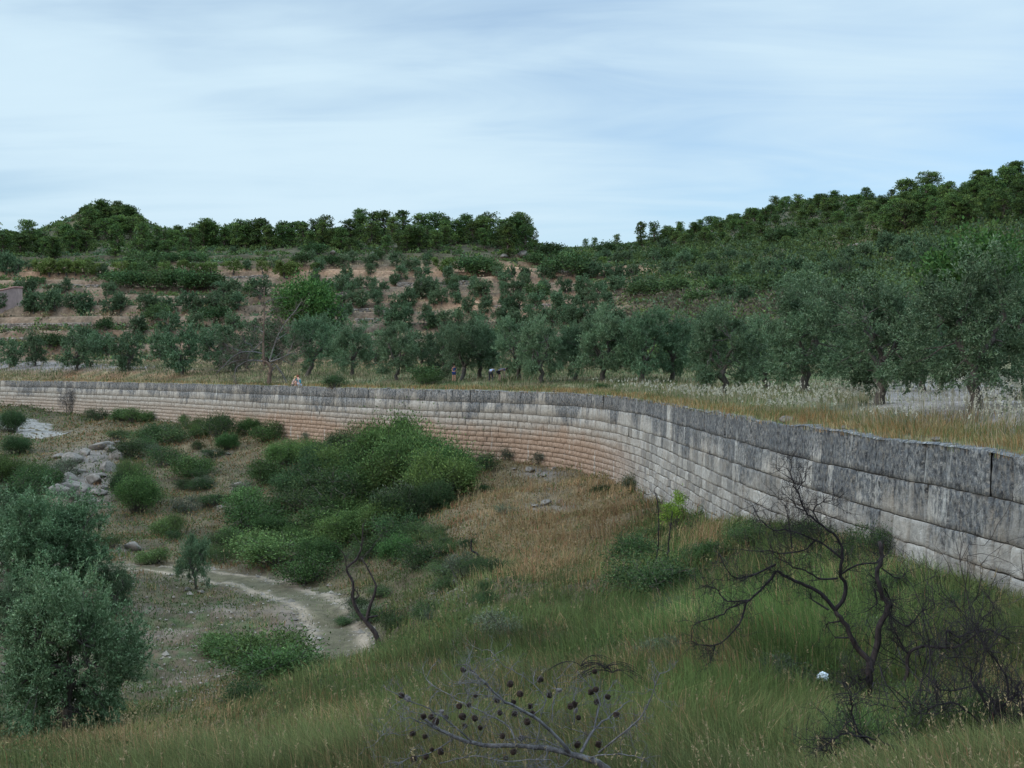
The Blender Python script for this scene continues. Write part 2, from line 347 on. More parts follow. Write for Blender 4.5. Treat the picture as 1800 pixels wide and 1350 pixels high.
# wall foot: keep the ground from bulging over the stone
HC = [P(*w) for w in [
    (1715, 716, 44), (1550, 710, 47), (1420, 691, 66), (1275, 690, 60), (1130, 670, 84), (955, 667, 86), (800, 665, 92), (690, 662, 100), (620, 660, 106), (500, 656, 120), (320, 651, 131), (225, 648, 139), (140, 646, 147), (30, 644, 162), (1790, 700, 60),
    (50, 638, 176), (250, 636, 168), (450, 634, 162), (700, 630, 150), (900, 630, 142), (1100, 632, 125), (1300, 640, 105), (1500, 645, 95), (1700, 650, 85),
    (50, 600, 195), (250, 600, 186), (450, 598, 175), (700, 596, 172), (900, 600, 162), (1100, 600, 145), (1300, 600, 125), (1500, 600, 108), (1700, 585, 100),
    (50, 560, 222), (250, 560, 212), (450, 560, 205), (700, 560, 202), (900, 560, 195), (1100, 560, 175), (1300, 560, 145), (1500, 545, 125), (1700, 525, 115),
    (50, 522, 252), (250, 520, 248), (450, 520, 245), (700, 520, 242), (900, 520, 238), (1100, 520, 215), (1300, 520, 180), (1500, 500, 150), (1700, 480, 138),
    (50, 485, 290), (250, 482, 292), (450, 482, 292), (700, 482, 290), (900, 482, 288), (1100, 485, 270), (1300, 478, 240), (1500, 455, 190), (1700, 440, 165),
    (50, 460, 330), (250, 455, 335), (450, 455, 335), (700, 455, 330), (900, 458, 335), (1100, 462, 330), (1250, 455, 300), (1400, 445, 270), (1550, 430, 230), (1700, 405, 195),
    (0, 432, 390), (90, 428, 390), (185, 395, 420), (250, 418, 400), (330, 432, 395), (450, 428, 395), (550, 415, 400), (650, 408, 400), (750, 412, 395), (850, 415, 390), (930, 425, 385), (985, 448, 400), (1060, 446, 430), (1150, 428, 450),
    (1250, 402, 480), (1350, 372, 500), (1450, 352, 510), (1540, 352, 500), (1350, 410, 400), (1450, 402, 380), (1560, 385, 300),
    (1600, 365, 270), (1680, 345, 262), (1800, 335, 255), (1700, 372, 225), (1850, 340, 250), (1850, 480, 140), (1850, 600, 95),
    ]]
for (x, y, d) in [(0, 450, 560), (185, 440, 560), (330, 455, 560), (600, 445, 560), (850, 450, 560), (985, 462, 600), (1150, 445, 620), (1300, 415, 640), (1450, 385, 680), (1600, 385, 600), (1800, 380, 450), (600, 520, 900), (1200, 510, 1000), (1700, 480, 1000), (-100, 520, 900), (900, 600, 2500), (200, 600, 2500), (1700, 600, 2500)]:
    HC.append(P(x, y, d))
for i in range(len(WC)):
    if i % 16 == 0: HC.append(np.array([WC[i, 0], WC[i, 1], .0]))
HC += [np.array(p, float) for p in [(14, 6, .1), (25, 25, .3), (20, 0, .1), (-150, 150, 1.5), (-200, 250, 14), (-260, 400, 40), (150, 150, 25), (220, 250, 40), (60, 30, 2), (90, 60, 7)]]
rbh = Rbf(HC)
TSTEP = 2.7
def terr(X, Y, want=False):
    z = rbh(X, Y); th = np.arctan2(X, Y)
    k = sstep(2.0, 3.2, z) * (1 - sstep(31, 36, z)) * (1 - sstep(.06, .16, th + (z - 10) * .002)) * sstep(8, 24, np.hypot(X, Y) - wall_rho(th))
    zt = z + (fbm(X * .02, Y * .02, 31, 2) - .5) * 2.0
    t = zt / TSTEP; fr = t - np.floor(t); up = sstep(.80, .93, fr)
    zq = z + (up - fr) * TSTEP * .88
    out = z * (1 - k) + zq * k
    r = np.hypot(X, Y); wd = r - wall_rho(th)
    out = out + (fbm(X * .12, Y * .12, 12, 4) - .5) * (.25 + 1.5 * sstep(150, 420, r)) * sstep(30, 90, r) + (fbm(X * .9, Y * .9, 14, 2) - .5) * .1
    out = out + 6.5 * np.exp(-((X + 137) / 17) ** 2 - ((Y - 418) / 22) ** 2)
    out = out * sstep(-.5, 9, wd) + .04 - .12 * (1 - sstep(.1, 1.0, wd))
    if want: return out, k * (sstep(.76, .82, fr) * (1 - sstep(.95, .99, fr))), np.floor(t)
    return out
hb = terr

def proj(X, Y, Z): return CXP + F * X / Y, HY + F * (CZ - Z) / Y
def g2(x, y, cx, cy, rx, ry): return np.exp(-(((x - cx) / rx) ** 2 + ((y - cy) / ry) ** 2))
OUTCROPS = [(150, 850, 55, 50, 1.0), (170, 800, 60, 14, .9), (200, 775, 30, 10, .4), (420, 858, 18, 8, .8), (395, 895, 20, 10, .6), (560, 885, 50, 16, .8), (230, 968, 30, 10, .8), (380, 798, 40, 8, .7),
            (800, 1030, 20, 30, .5), (770, 1050, 14, 10, .6), (960, 890, 60, 12, .8), (950, 832, 55, 12, 1.0), (1090, 970, 14, 8, .7), (970, 860, 40, 14, .5)]
def f_rock(x, y):
    s = 0
    for cx, cy, rx, ry, a in OUTCROPS: s = s + a * g2(x, y, cx, cy, rx, ry)
    return s
def f_clear(x, y):   # bare clearing in the valley bottom
    return np.clip(g2(x, y, 360, 1100, 170, 95) + g2(x, y, 300, 1190, 130, 60) + g2(x, y, 40, 1160, 110, 180) + g2(x, y, 560, 1090, 70, 60) + g2(x, y, 40, 980, 60, 40) * .8, 0, 1.3)
def f_dry(x, y):
    s = 0
    for cx, cy, rx, ry, a in [(940, 900, 150, 75, 1.4), (900, 850, 100, 40, 1.1), (1080, 880, 60, 60, .7), (250, 775, 230, 35, .9), (470, 760, 200, 25, .8), (460, 1110, 40, 35, .8), (330, 900, 200, 60, .5), (130, 1310, 260, 40, .45), (300, 1000, 200, 16, .8), (520, 1030, 150, 18, .6),
                              (960, 980, 120, 60, .45), (380, 1220, 50, 50, .7), (620, 1300, 200, 60, .25), (1250, 960, 50, 60, .5), (450, 850, 140, 60, .15)]:
        s = s + a * g2(x, y, cx, cy, rx, ry)
    return np.clip(s, 0, 1.2)
def f_lush(x, y):
    s = 0
    for cx, cy, rx, ry, a in [(1250, 1200, 500, 130, .65), (1330, 1090, 260, 110, .7), (1150, 1000, 120, 80, .6), (1200, 860, 120, 60, .7), (1450, 960, 250, 60, .6), (800, 1100, 150, 70, .4), (620, 1230, 150, 80, .35), (1600, 1050, 150, 80, .4)]:
        s = s + a * g2(x, y, cx, cy, rx, ry)
    return np.clip(s, 0, 1)

def grid(name, th, rho_of, nr, hfun, colfun, mat):
    nth = len(th); t = np.linspace(0, 1, nr); TH = np.repeat(th[:, None], nr, 1); RH = rho_of(th, t)
    X = RH * np.sin(TH); Y = RH * np.cos(TH); Z, C = hfun(X, Y), None
    C = colfun(X, Y, Z)
    i = np.arange(nth - 1)[:, None] * nr + np.arange(nr - 1)[None]
    q = np.stack([i, i + nr, i + nr + 1, i + 1], -1).reshape(-1, 4)
    a = Acc(); a.add(np.stack([X, Y, Z], -1), q, c=C.reshape(-1, 3)); o = a.build(name, mat, smooth=True)
    return o
def mixa(a, b, k): return a * (1 - k[..., None]) + np.asarray(b, float) * k[..., None]
def col_valley(X, Y, Z):
    x, y = proj(X, np.maximum(Y, 1), Z); n1 = fbm(X * .5, Y * .5, 41, 4); n2 = fbm(X * 2, Y * 2, 43, 3)
    c = np.zeros(X.shape + (3,)) + np.array([.06, .05, .03])
    c = mixa(c, (.115, .085, .048), np.clip(f_dry(x, y) + (n1 - .5) * 1.2, 0, 1))
    k = np.clip(f_clear(x, y) * 1.3 - .25, 0, 1); cc = mixa(np.zeros_like(c) + np.array([.08, .057, .037]), (.05, .062, .027), sstep(.48, .66, n2 * .5 + n1 * .5)); cc = mixa(cc, (.135, .105, .08), sstep(.5, .7, 1 - n1))
    c = c * (1 - k[..., None]) + cc * k[..., None]
    c = mixa(c, (.12, .10, .085), np.clip(f_rock(x, y) * 1.3 + (n2 - .5) * .8 - .25, 0, 1))
    return c
def col_hill(X, Y, Z):
    x, y = proj(X, np.maximum(Y, 1), Z); r = np.hypot(X, Y); n1 = fbm(X * .06, Y * .06, 51, 4); n2 = fbm(X * .5, Y * .5, 53, 4)
    _, ri, _ = terr(X, Y, True)
    c = np.zeros(X.shape + (3,)) + np.array([.165, .092, .05])
    c = mixa(c, (.165, .12, .06), sstep(.4, .6, n2)); c = mixa(c, (.22, .115, .062), sstep(.52, .68, n1))
    c = mixa(c, (.055, .055, .03), sstep(.5, .66, n1 * .5 + n2 * .5) * .7)
    c = mixa(c, (.13, .095, .07), ri * (.6 + .4 * n2))
    near = 1 - sstep(95, 150, r); pc = mixa(np.zeros_like(c) + np.array([.12, .105, .055]), (.06, .075, .03), sstep(.4, .6, n2))
    grav = np.clip(g2(x, y, 1680, 705, 150, 38) * 1.7 + g2(x, y, 1800, 745, 60, 30), 0, 1); pc = mixa(pc, (.17, .145, .13), grav)
    c = c * (1 - near[..., None]) + pc * near[..., None]
    fld = np.clip(g2(x, y, 60, 643, 130, 9) * 1.5 + g2(x, y, 270, 645, 90, 6) + g2(x, y, 420, 640, 60, 5), 0, 1); c = mixa(c, (.125, .105, .095), fld)
    forest = sstep(300, 345, r) * (1 - .8 * g2(x, y, 150, 400, 20, 14)) ; rgt = sstep(1000, 1200, x) * sstep(100, 140, r)
    c = mixa(c, (.055, .05, .03), np.clip(np.maximum(forest, rgt * .75) * (1 - sstep(.62, .75, n2) * .4), 0, 1))
    bare = 0
    for cx, cy, rx, ry in [(318, 452, 14, 12), (180, 398, 18, 6), (925, 450, 18, 10), (880, 475, 40, 14), (1080, 474, 45, 8), (1180, 476, 50, 6), (1505, 435, 14, 8), (1580, 425, 12, 12), (60, 480, 60, 14), (560, 478, 220, 7), (850, 475, 100, 10), (1060, 445, 30, 5), (280, 425, 12, 8), (900, 540, 90, 14), (780, 530, 100, 10), (190, 545, 14, 14)]:
        bare = bare + g2(x, y, cx, cy, rx, ry)
    c = mixa(c, (.26, .155, .095), np.clip(bare, 0, 1) * (.55 + .45 * n2))
    return c
thv = np.concatenate([np.linspace(-.75, -.44, 40, endpoint=False), np.arange(-.44, .44, .0022), np.linspace(.44, 1.5, 60)])
valley = grid('valley_ground', thv, lambda th, t: np.exp(np.log(.6) + (np.log(np.maximum(wall_rho(th) + .55, 1)) - np.log(.6))[:, None] * t[None]), 330, hv, col_valley, M_GROUND)
tag(valley, 'sloping grassy valley ground in front of the stone wall', kind='structure')
thh = np.concatenate([np.linspace(-.75, -.42, 50, endpoint=False), np.arange(-.42, .42, .0018), np.linspace(.42, 1.5, 60)])
def rho_h(th, t):
    r0 = wall_rho(th) + .12; a = np.minimum(.75, t / .75); tt = t[None]
    # most rings between the wall and 560 m, the rest out to the horizon
    k = np.clip(tt / .92, 0, 1); near = np.exp(np.log(r0)[:, None] * (1 - k) + math.log(560) * k); far = np.exp(math.log(560) + (math.log(5000) - math.log(560)) * np.clip((tt - .92) / .08, 0, 1))
    return np.where(tt < .92, near, far)
hill = grid('hillside', thh, rho_h, 620, hb, col_hill, M_HILL)
tag(hill, 'terraced hillside and olive plateau behind the stone wall', kind='structure')

# pixel -> distance along the surface (used only to read positions off the photograph; everything stands on the ground)
def make_hit(hfun, rho0, rho1, n=900):
    xs = np.arange(-400, 2201, 4.0); D = np.empty((len(xs), n)); U = (xs - CXP) / F
    th = np.arctan(U); r0 = rho0(th) if callable(rho0) else np.full(len(xs), rho0); r1 = rho1(th) if callable(rho1) else np.full(len(xs), rho1)
    t = np.linspace(0, 1, n); rho = np.exp(np.log(r0)[:, None] * (1 - t) + np.log(r1)[:, None] * t); D = rho * np.cos(th)[:, None]
    Z = hfun(D * U[:, None], D); Yp = HY + F * (CZ - Z) / D; run = np.minimum.accumulate(Yp, 1)
    def hit(x, y):
        i = int(round((x + 400) / 4)); i = max(0, min(len(xs) - 1, i)); k = np.argmax(run[i] <= y) if (run[i] <= y).any() else int(np.argmin(run[i]))
        d = D[i, k]; X = (x - CXP) / F * d; return X, d, float(hfun(np.array([X]), np.array([d]))[0])
    return hit
hitv = make_hit(hv, 3.0, lambda th: wall_rho(th) - .2)
hith = make_hit(hb, lambda th: wall_rho(th) + .6, 620.0)

# ------------------------------------------------------------------ the long stone wall
def top_off(s): return (fbm(s * .7, s * 0, 71, 3) - .5) * .10 + (vnoise(s * 3.1, 0 * s, 73) - .5) * .03
def wz(s, dep):
    return -dep
wall = empty('stone_wall', (7.5, 20, -2.5))
tag(wall, 'long curving retaining wall of weathered grey and ochre ashlar courses', 'wall')
fa = Acc(); S0, S1 = 6.0, float(WS[-1]) - 2
courses = [0, .72, 1.38, 1.84, 2.22, 2.55, 2.86, 3.15, 3.44, 3.73, 4.02, 4.3, 4.6, 4.9, 5.2, 5.5]
def cb_depth(i, s):
    return courses[i] + (0 if i == 0 else (fbm(s * .16, s * 0 + i * 7.7, 81, 3) - .5) * .13 + (vnoise(s * 1.3, s * 0 + i * 3.3, 83) - .5) * .03 + (vnoise(s * 5, s * 0 + i * 3.3, 84) - .5) * .016)
sb = np.arange(S0, S1, 1.0); bx, by, bnx, bny = wallpt(sb); base_d = -np.minimum(hv(bx + bnx * .5, by + bny * .5), hv(bx + bnx * .1, by + bny * .1)) + .35
def block_patch(s0, s1, i, tone, nu, nv):
    g = .010 + .016 * rng.random() ** 2; gh = .004 + .008 * rng.random() ** 2
    bv_ = .028; sg = np.concatenate([[s0 + g], np.linspace(s0 + g + bv_, s1 - g - bv_, nu - 2), [s1 - g]]); te = .014 / (courses[i + 1] - courses[i]); tg = np.concatenate([[0], np.linspace(te, 1 - te, nv - 2), [1]]); S, T = np.meshgrid(sg, tg, indexing='ij')
    jit = rng.normal(size=4) * .012
    d0 = (cb_depth(i, S) if i else -top_off(S)) + gh * (i > 0); d1 = cb_depth(i + 1, S) - gh
    dep = d0 * (1 - T) + d1 * T
    S2 = S + (T - .5) * rng.normal() * .03
    x, y, nx, ny = wallpt(S2)
    eu = np.minimum(np.arange(nu), np.arange(nu)[::-1])[:, None]; ev = np.minimum(np.arange(nv), np.arange(nv)[::-1])[None]
    e = np.minimum(eu, ev); rec = np.where(eu + 0 * e == 0, -.050, np.where(e == 0, -.028, 0.0))
    if i == 0: rec = np.where(ev + 0 * e == 0, np.where(np.arange(nv)[None] == 0, -.02, rec), rec)
    off = .045 * dep + rec + rng.normal() * .012 + (fbm(S * 3.5, dep * 3.5, 91, 3) - .5) * .035 + (fbm(S * 9, dep * 9, 92, 2) - .5) * .03 + (S - s0 - (s1 - s0) / 2) * rng.normal() * .005
    v = np.stack([x + nx * off, y + ny * off, -dep], -1).reshape(-1, 3)
    k = np.arange(nu - 1)[:, None] * nv + np.arange(nv - 1)[None]; q = np.stack([k, k + 1, k + nv + 1, k + nv], -1).reshape(-1, 4)
    c = np.stack([np.full(S.size, tone), dep.ravel() / 5, S.ravel() / 200], -1)
    fa.add(v, q, c=c)
for i in range(len(courses) - 1):
    s = S0 + rng.random() * .5
    while s < S1:
        w = rng.uniform(.4, 1.05) if i < 2 else (rng.uniform(.35, .85) if i < 4 else rng.uniform(.3, .7))
        if s > 60 and i >= 4: w = rng.uniform(.5, .9)
        if np.interp(s, sb, base_d) > courses[i] - .15:
            near = s < 75
            block_patch(s, s + w, i, rng.random(), 13 if near else 6, 9 if near else 5)
        s += w
ja = Acc(); sj = np.arange(S0, S1, .5); dj = np.linspace(0.06, 5.4, 12); SJ, DJ = np.meshgrid(sj, dj, indexing='ij'); x, y, nx, ny = wallpt(SJ); off = .045 * DJ - .065
k = np.arange(len(sj) - 1)[:, None] * 12 + np.arange(11)[None]; ja.add(np.stack([x + nx * off, y + ny * off, -DJ], -1), np.stack([k, k + 1, k + 13, k + 12], -1), c=(1, 1, 1))
ja.build('wall_core', M_JOINT, wall).location = (-7.5, -20, 2.5)
o = fa.build('ashlar_face', M_WALL, wall, smooth=False); o.location = (-7.5, -20, 2.5)
ca = Acc(); sj = np.arange(S0, S1, .16); wj = np.array([-.02, .02, .12, .25, .4, .55, .75]); SJ, WJ = np.meshgrid(sj, wj, indexing='ij'); x, y, nx, ny = wallpt(SJ)
zc = top_off(SJ) + (fbm(SJ * 2.5, WJ * 4, 95, 3) - .5) * .07 * (WJ > .05) - np.where(WJ > .6, .25, 0) - (WJ < 0) * .03
k = np.arange(len(sj) - 1)[:, None] * 7 + np.arange(6)[None]
ca.add(np.stack([x - nx * WJ, y - ny * WJ, zc], -1), np.stack([k, k + 7, k + 8, k + 1], -1), c=np.stack([np.full(SJ.size, .45), SJ.ravel() * 0 + .02, SJ.ravel() / 200], -1))
ca.build('wall_top', M_WALL, wall, smooth=True).location = (-7.5, -20, 2.5)

# rocks
def rock_mesh(name, seed, flat=.62, col=(.14, .122, .105), mat=None, sub=3, jag=.22):
    bm = bmesh.new(); bmesh.ops.create_icosphere(bm, subdivisions=sub, radius=1.0)
    r = np.random.default_rng(seed); pl = unit(r.normal(size=(18, 3))); dd = r.uniform(.42, .85, 18)
    vs_ = np.array([v.co[:] for v in bm.verts])
    for p_, d_ in zip(pl, dd):
        h = vs_ @ p_; vs_ = vs_ - np.maximum(h - d_, 0)[:, None] * p_ * .92
    vs_ += (fbm(vs_[:, 0] * 3 + vs_[:, 2] * 2, vs_[:, 1] * 3, seed, 3) - .5)[:, None] * vs_ * jag
    vs_[:, 2] *= flat
    fs = np.array([[v.index for v in f.verts] for f in bm.faces]); bm.free()
    a = Acc(); cc = np.array(col)[None] * (.8 + .4 * r.random((len(vs_), 1))); a.add(vs_, t=fs, c=cc); return a.mesh(name, mat or M_ROCK)
ROCKS = [rock_mesh('rock', 100 + k) for k in range(5)]
def add_rock(p, size, label, group=None, name='rock', sx_=1.0, sink=.05, cat='rock'):
    o = link(name, random.choice(ROCKS), None, (p[0], p[1], p[2] + size * (.6 - sink) * .5), random.uniform(0, 6.28), (size * sx_, size, size * random.uniform(.7, 1.3)))
    tag(o, label, cat, group); return o

# ------------------------------------------------------------------ tracks (sheets laid on the valley floor)
def strip(name, px, width, hit, hfun, prof, label, nw=13, lift=.045):
    pts = np.array([hit(x, y)[:2] for x, y in px]); c = catmull(pts, 12); tn = np.gradient(c, axis=0); tn /= np.linalg.norm(tn, axis=1)[:, None]
    w = np.linspace(-1, 1, nw); wd = np.interp(np.linspace(0, 1, len(c)), np.linspace(0, 1, len(width)), width)
    edge = 1 + (fbm(np.arange(len(c)) * .35, np.zeros(len(c)), 7, 3) - .5) * .5
    X = c[:, None, 0] - tn[:, None, 1] * w * (wd * edge)[:, None] / 2; Y = c[:, None, 1] + tn[:, None, 0] * w * (wd * edge)[:, None] / 2
    Z = hfun(X, Y) + lift * (1 - np.abs(w)[None] ** 4 * 1.8)
    C = prof(np.repeat(w[None], len(c), 0), X, Y)
    i = np.arange(len(c) - 1)[:, None] * nw + np.arange(nw - 1)[None]; a = Acc(); a.add(np.stack([X, Y, Z], -1), np.stack([i, i + 1, i + nw + 1, i + nw], -1), c=C.reshape(-1, 3))
    tag(a.build(name, M_TRACK, smooth=True), label, kind='structure')
def prof_rut(w, X, Y):
    n1 = fbm(X * 1.5, Y * 1.5, 61, 3); c = np.zeros(w.shape + (3,)) + np.array([.08, .068, .042])
    rut = np.exp(-((np.abs(w) - .6) / .16) ** 2); c = mixa(c, (.19, .15, .11), np.clip(rut * (.5 + 1.3 * n1), 0, 1)); return mixa(c, (.10, .088, .06), sstep(.86, 1, np.abs(w)))
def prof_pale(w, X, Y):
    n1 = fbm(X * 1., Y * 1., 63, 3); c = np.zeros(w.shape + (3,)) + np.array([.17, .155, .14]); return mixa(mixa(c, (.2, .18, .155), sstep(.45, .7, n1)), (.12, .10, .07), sstep(.8, 1, np.abs(w)))
TRACK = [(585, 1165), (592, 1125), (575, 1085), (535, 1055), (485, 1037), (420, 1022), (360, 1012), (250, 1000), (150, 1000)]
strip('dirt_track', TRACK, [2.6, 3.0, 3.0, 2.6, 2.2, 1.8, 1.5], hitv, hv, prof_rut, 'curving two-rut dirt track through the valley bottom', nw=25)
strip('gravel_path', [(118, 762), (80, 766), (50, 757), (25, 742), (-30, 735)], [1.0, 3.5, 5.5, 5, 4], hitv, hv, prof_pale, 'pale gravel path below the far end of the wall')

# ------------------------------------------------------------------ tree kinds
def lc(base, n, var=.25, alt=None, p=.2):
    c = np.tile(np.array(base), (n, 1)) * (1 + var * rng.normal(size=(n, 1)).clip(-2, 2) * .6)
    if alt is not None:
        k = rng.random(n) < p; c[k] = np.array(alt) * (1 + .15 * rng.normal(size=(k.sum(), 1)))
    return np.clip(c, .004, 1)
def olive_kind(seed, H=5.0, Rc=2.4, ncl=36, nsh=24, nlf=22, LL=.13, LW=.04, trunk_h=1.1, skirt=.7, lean=0.0, base=(.070, .116, .054), alt=(.14, .185, .105), detail=True):
    global rng; rng = np.random.default_rng(seed); random.seed(seed)
    tr = Acc(); ta = Acc(); fork = np.array([rng.normal() * .12 + lean, rng.normal() * .12, trunk_h])
    p = wig((0, 0, -.3), fork, 6, .045); tube(tr, p, [.30, .23, .19, .18, .20, .17], 8, rough=.1)
    cl = []
    while len(cl) < ncl:
        z = rng.uniform(skirt + .35, H - .5); tz = (z - skirt) / (H - skirt)
        prof = math.sqrt(max(0.02, 1 - (2 * tz - .85) ** 2 / 1.4)) ; a = rng.uniform(0, 2 * math.pi)
        rr = Rc * prof * rng.uniform(.3, .88) * (1 + .22 * math.sin(3 * a + seed)); c = np.array([rr * math.cos(a) + fork[0], rr * math.sin(a) + fork[1], z + .35 * math.sin(2 * a + seed * 1.7)])
        if all(np.linalg.norm(c - o_) > .42 for o_ in cl[-40:]): cl.append(c)
        elif rng.random() < .05: cl.append(c)
    cl = np.array(cl)
    nl = 4; limbs = []
    for k in range(nl):
        a = 2 * math.pi * (k + rng.random() * .6) / nl; e = fork + np.array([math.cos(a) * Rc * .45, math.sin(a) * Rc * .45, (H - trunk_h) * rng.uniform(.35, .55)])
        w_ = wig(fork, e, 5, .07); tube(tr, w_, np.linspace(.13, .06, 5), 6, rough=.06); limbs.append(w_)
    lp = np.concatenate(limbs)
    if detail:
        for c in cl:
            j = np.argmin(np.linalg.norm(lp - c, axis=1) + rng.random(len(lp)) * .3); tube(tr, wig(lp[j], c, 4, .06), [.035, .03, .02, .01], 4)
    for c in cl:
        out = c - np.array([fork[0], fork[1], trunk_h + .8]); out = out / (np.linalg.norm(out) + .01)
        cr_ = rng.uniform(.36, .74); st = c + rng.normal(size=(nsh, 3)) * .22 * cr_ / .5
        sd = unit(unit(rng.normal(size=(nsh, 3))) * .9 + out * .65 + np.array([0, 0, .45])); low = c[2] < skirt + 1.1
        if low: sd = unit(sd + np.array([0, 0, -.7]))
        sl = rng.uniform(.45, 1.25, nsh) * cr_
        t = rng.random((nsh, nlf)) ** .8; pos = st[:, None] + sd[:, None] * (sl[:, None] * t)[..., None] + rng.normal(size=(nsh, nlf, 3)) * .035
        ld = sd[:, None] + rng.normal(size=(nsh, nlf, 3)) * .65
        n = nsh * nlf; tint = 1 + rng.normal() * .14
        leaves(ta, pos.reshape(-1, 3), ld.reshape(-1, 3), LL * rng.uniform(.7, 1.3, n), LW, lc(np.array(base) * tint, n, .3, np.array(alt) * tint, .25))
    return [('trunk', tr.mesh('olive_trunk', M_TRUNK, True)), ('crown', ta.mesh('olive_crown', M_OLIVE))], H
def pine_kind(seed, H=9.0, Rc=3.2, ncl=26, nq=60, size=.42, bare=.3, base=(.05, .085, .026), flat=.62, one=True, top=(.08, .12, .03)):
    global rng; rng = np.random.default_rng(seed); random.seed(seed)
    tr = Acc(); ta = Acc(); tp = np.array([rng.normal() * .5, rng.normal() * .4, H * .86]); stem = wig((0, 0, -.4), tp, 7, .02); tube(tr, stem, np.linspace(.24, .06, 7), 6)
    for k in range(ncl):
        tz = rng.random() ** .8; z = H * (bare + (1 - bare - .05) * tz); prof = (1 - tz * .72) ** .6 * (.45 + .55 * min(1, tz * 3.2)); a = rng.uniform(0, 6.283); rr = Rc * prof * rng.uniform(.25, .95)
        s0 = stem[min(6, int(z / H * 6.2))]; c = np.array([s0[0] + rr * math.cos(a), s0[1] + rr * math.sin(a), z]); b0 = np.array([s0[0], s0[1], max(z - .3 - rr * .3, H * bare * .8)])
        tube(tr, wig(b0, c, 4, .04), [.07, .05, .035, .02], 4)
        cr_ = rng.uniform(.38, .8) * Rc / 3.0; d = unit(rng.normal(size=(nq, 3))); d[:, 2] = np.where(d[:, 2] < -.2, d[:, 2] * .4, d[:, 2])
        pos = c + d * cr_ * rng.uniform(.45, 1.0, (nq, 1)) * np.array([1, 1, flat]); tint = 1 + rng.normal() * .16
        b_ = np.array(base) * tint if rng.random() < .6 else np.array(top) * tint
        leaves(ta, pos, d + rng.normal(size=(nq, 3)) * .7 + np.array([0, 0, .35]), size * rng.uniform(.6, 1.3, nq), size * .55, lc(b_, nq, .3))
    return [('trunk', tr.mesh('pine_trunk', M_PTRUNK)), ('crown', ta.mesh('pine_crown', M_PINE))], H
def bush_kind(seed, H=1.2, Rb=.9, ncl=16, nlf=160, LL=.09, LW=.05, base=(.05, .085, .028), alt=(.08, .12, .035), p=.25, spiky=.3, stem=True, mat=None, updir=.4, crad=.34):
    global rng; rng = np.random.default_rng(seed); random.seed(seed)
    ta = Acc(); st = Acc()
    for k in range(ncl):
        a = rng.uniform(0, 6.283); u = rng.random(); rr = Rb * math.sqrt(rng.random()) * .85; zmax = H * math.sqrt(max(.05, 1 - (rr / Rb) ** 2 * .8)); z = zmax * rng.uniform(.3, .86)
        c = np.array([rr * math.cos(a), rr * math.sin(a), z]); cr_ = crad * Rb / .9 * rng.uniform(.7, 1.35)
        if stem: tube(st, wig((rr * .2 * math.cos(a), rr * .2 * math.sin(a), -.15), c, 4, .06), [.03, .022, .015, .008], 4)
        [grow(st, c, rng.normal(size=3) + np.array([0, 0, .8]), crad * Rb * 1.6, .008, 0, (1, 1, 1), .2) for _ in range(2 if stem else 0)]
        d = unit(rng.normal(size=(nlf, 3)) + np.array([0, 0, .25])); L_ = np.abs(rng.normal(size=(nlf, 1)) * .35 + .75) * cr_
        pos = c + d * L_ * np.array([1, 1, .9]); pos += (rng.random((nlf, 1)) < .15) * d * spiky * rng.random((nlf, 1)) * cr_ * 2
        pos[:, 2] = np.maximum(pos[:, 2], .02); tint = 1 + rng.normal() * .16
        leaves(ta, pos, d + rng.normal(size=(nlf, 3)) * .6 + np.array([0, 0, updir]), LL * rng.uniform(.6, 1.4, nlf), LW, lc(np.array(base) * tint, nlf, .3, np.array(alt) * tint, p))
    parts = [('foliage', ta.mesh('shrub_foliage', mat or M_BUSH))]
    if stem: parts.append(('stems', st.mesh('shrub_stems', M_TRUNK)))
    return parts, H
def place(kind, name, p, h, label, cat, group=None, wide=1.0, parts=True, rz=None):
    pr, H = kind; s = h / H; rz = random.uniform(0, 6.28) if rz is None else rz
    r = empty(name, p, rz, (s * wide, s * wide, s)); tag(r, label, cat, group)
    for n_, me in pr: link(n_, me, r)
    return r

OB, OA = (.074, .122, .058), (.15, .20, .115)
OL_HI = [olive_kind(11, 5.0, 2.3, 44, 34, 26, .12, .042, skirt=.85, trunk_h=1.3, base=OB, alt=OA), olive_kind(12, 5.0, 2.1, 40, 34, 26, .12, .042, trunk_h=1.5, skirt=1.0, base=OB, alt=OA), olive_kind(13, 5.0, 2.45, 46, 34, 26, .12, .042, trunk_h=1.2, skirt=.7, base=OB, alt=OA), olive_kind(14, 5.0, 2.1, 38, 36, 26, .12, .042, trunk_h=1.4, skirt=.8, base=OB, alt=OA)]
OL_FULL = [olive_kind(15, 5.0, 2.5, 105, 30, 24, .12, .045, skirt=.05, trunk_h=.9, base=(.064, .112, .05), alt=(.125, .175, .095))]
OL_MD = [olive_kind(21 + k, 4.5, [2.2, 2.0, 2.45][k], 40, 16, 13, .22, .095, skirt=[.5, .7, .4][k]) for k in range(3)]
OL_LO = [olive_kind(31 + k, 3.5, [1.9, 1.7, 2.1, 1.8][k], 28, 13, 13, .25, .13, trunk_h=.7, skirt=.25, detail=False) for k in range(4)]
ALM = [olive_kind(41 + k, 3.5, 2.2, 26, 13, 13, .24, .12, trunk_h=.9, skirt=.8, base=(.095, .14, .035), alt=(.14, .18, .05), detail=False) for k in range(2)]
PN_FAR = [pine_kind(51 + k, 8.0, [3.3, 2.9, 3.7, 2.5, 3.4][k], 74, 30, .42, [.06, .18, .24, .03, .12][k], flat=.85) for k in range(5)]
PN_NEAR = [pine_kind(61 + k, 10.0, [3.4, 3.0, 3.8, 3.3][k], 95, 46, .36, [.14, .2, .16, .1][k], flat=.85) for k in range(4)]
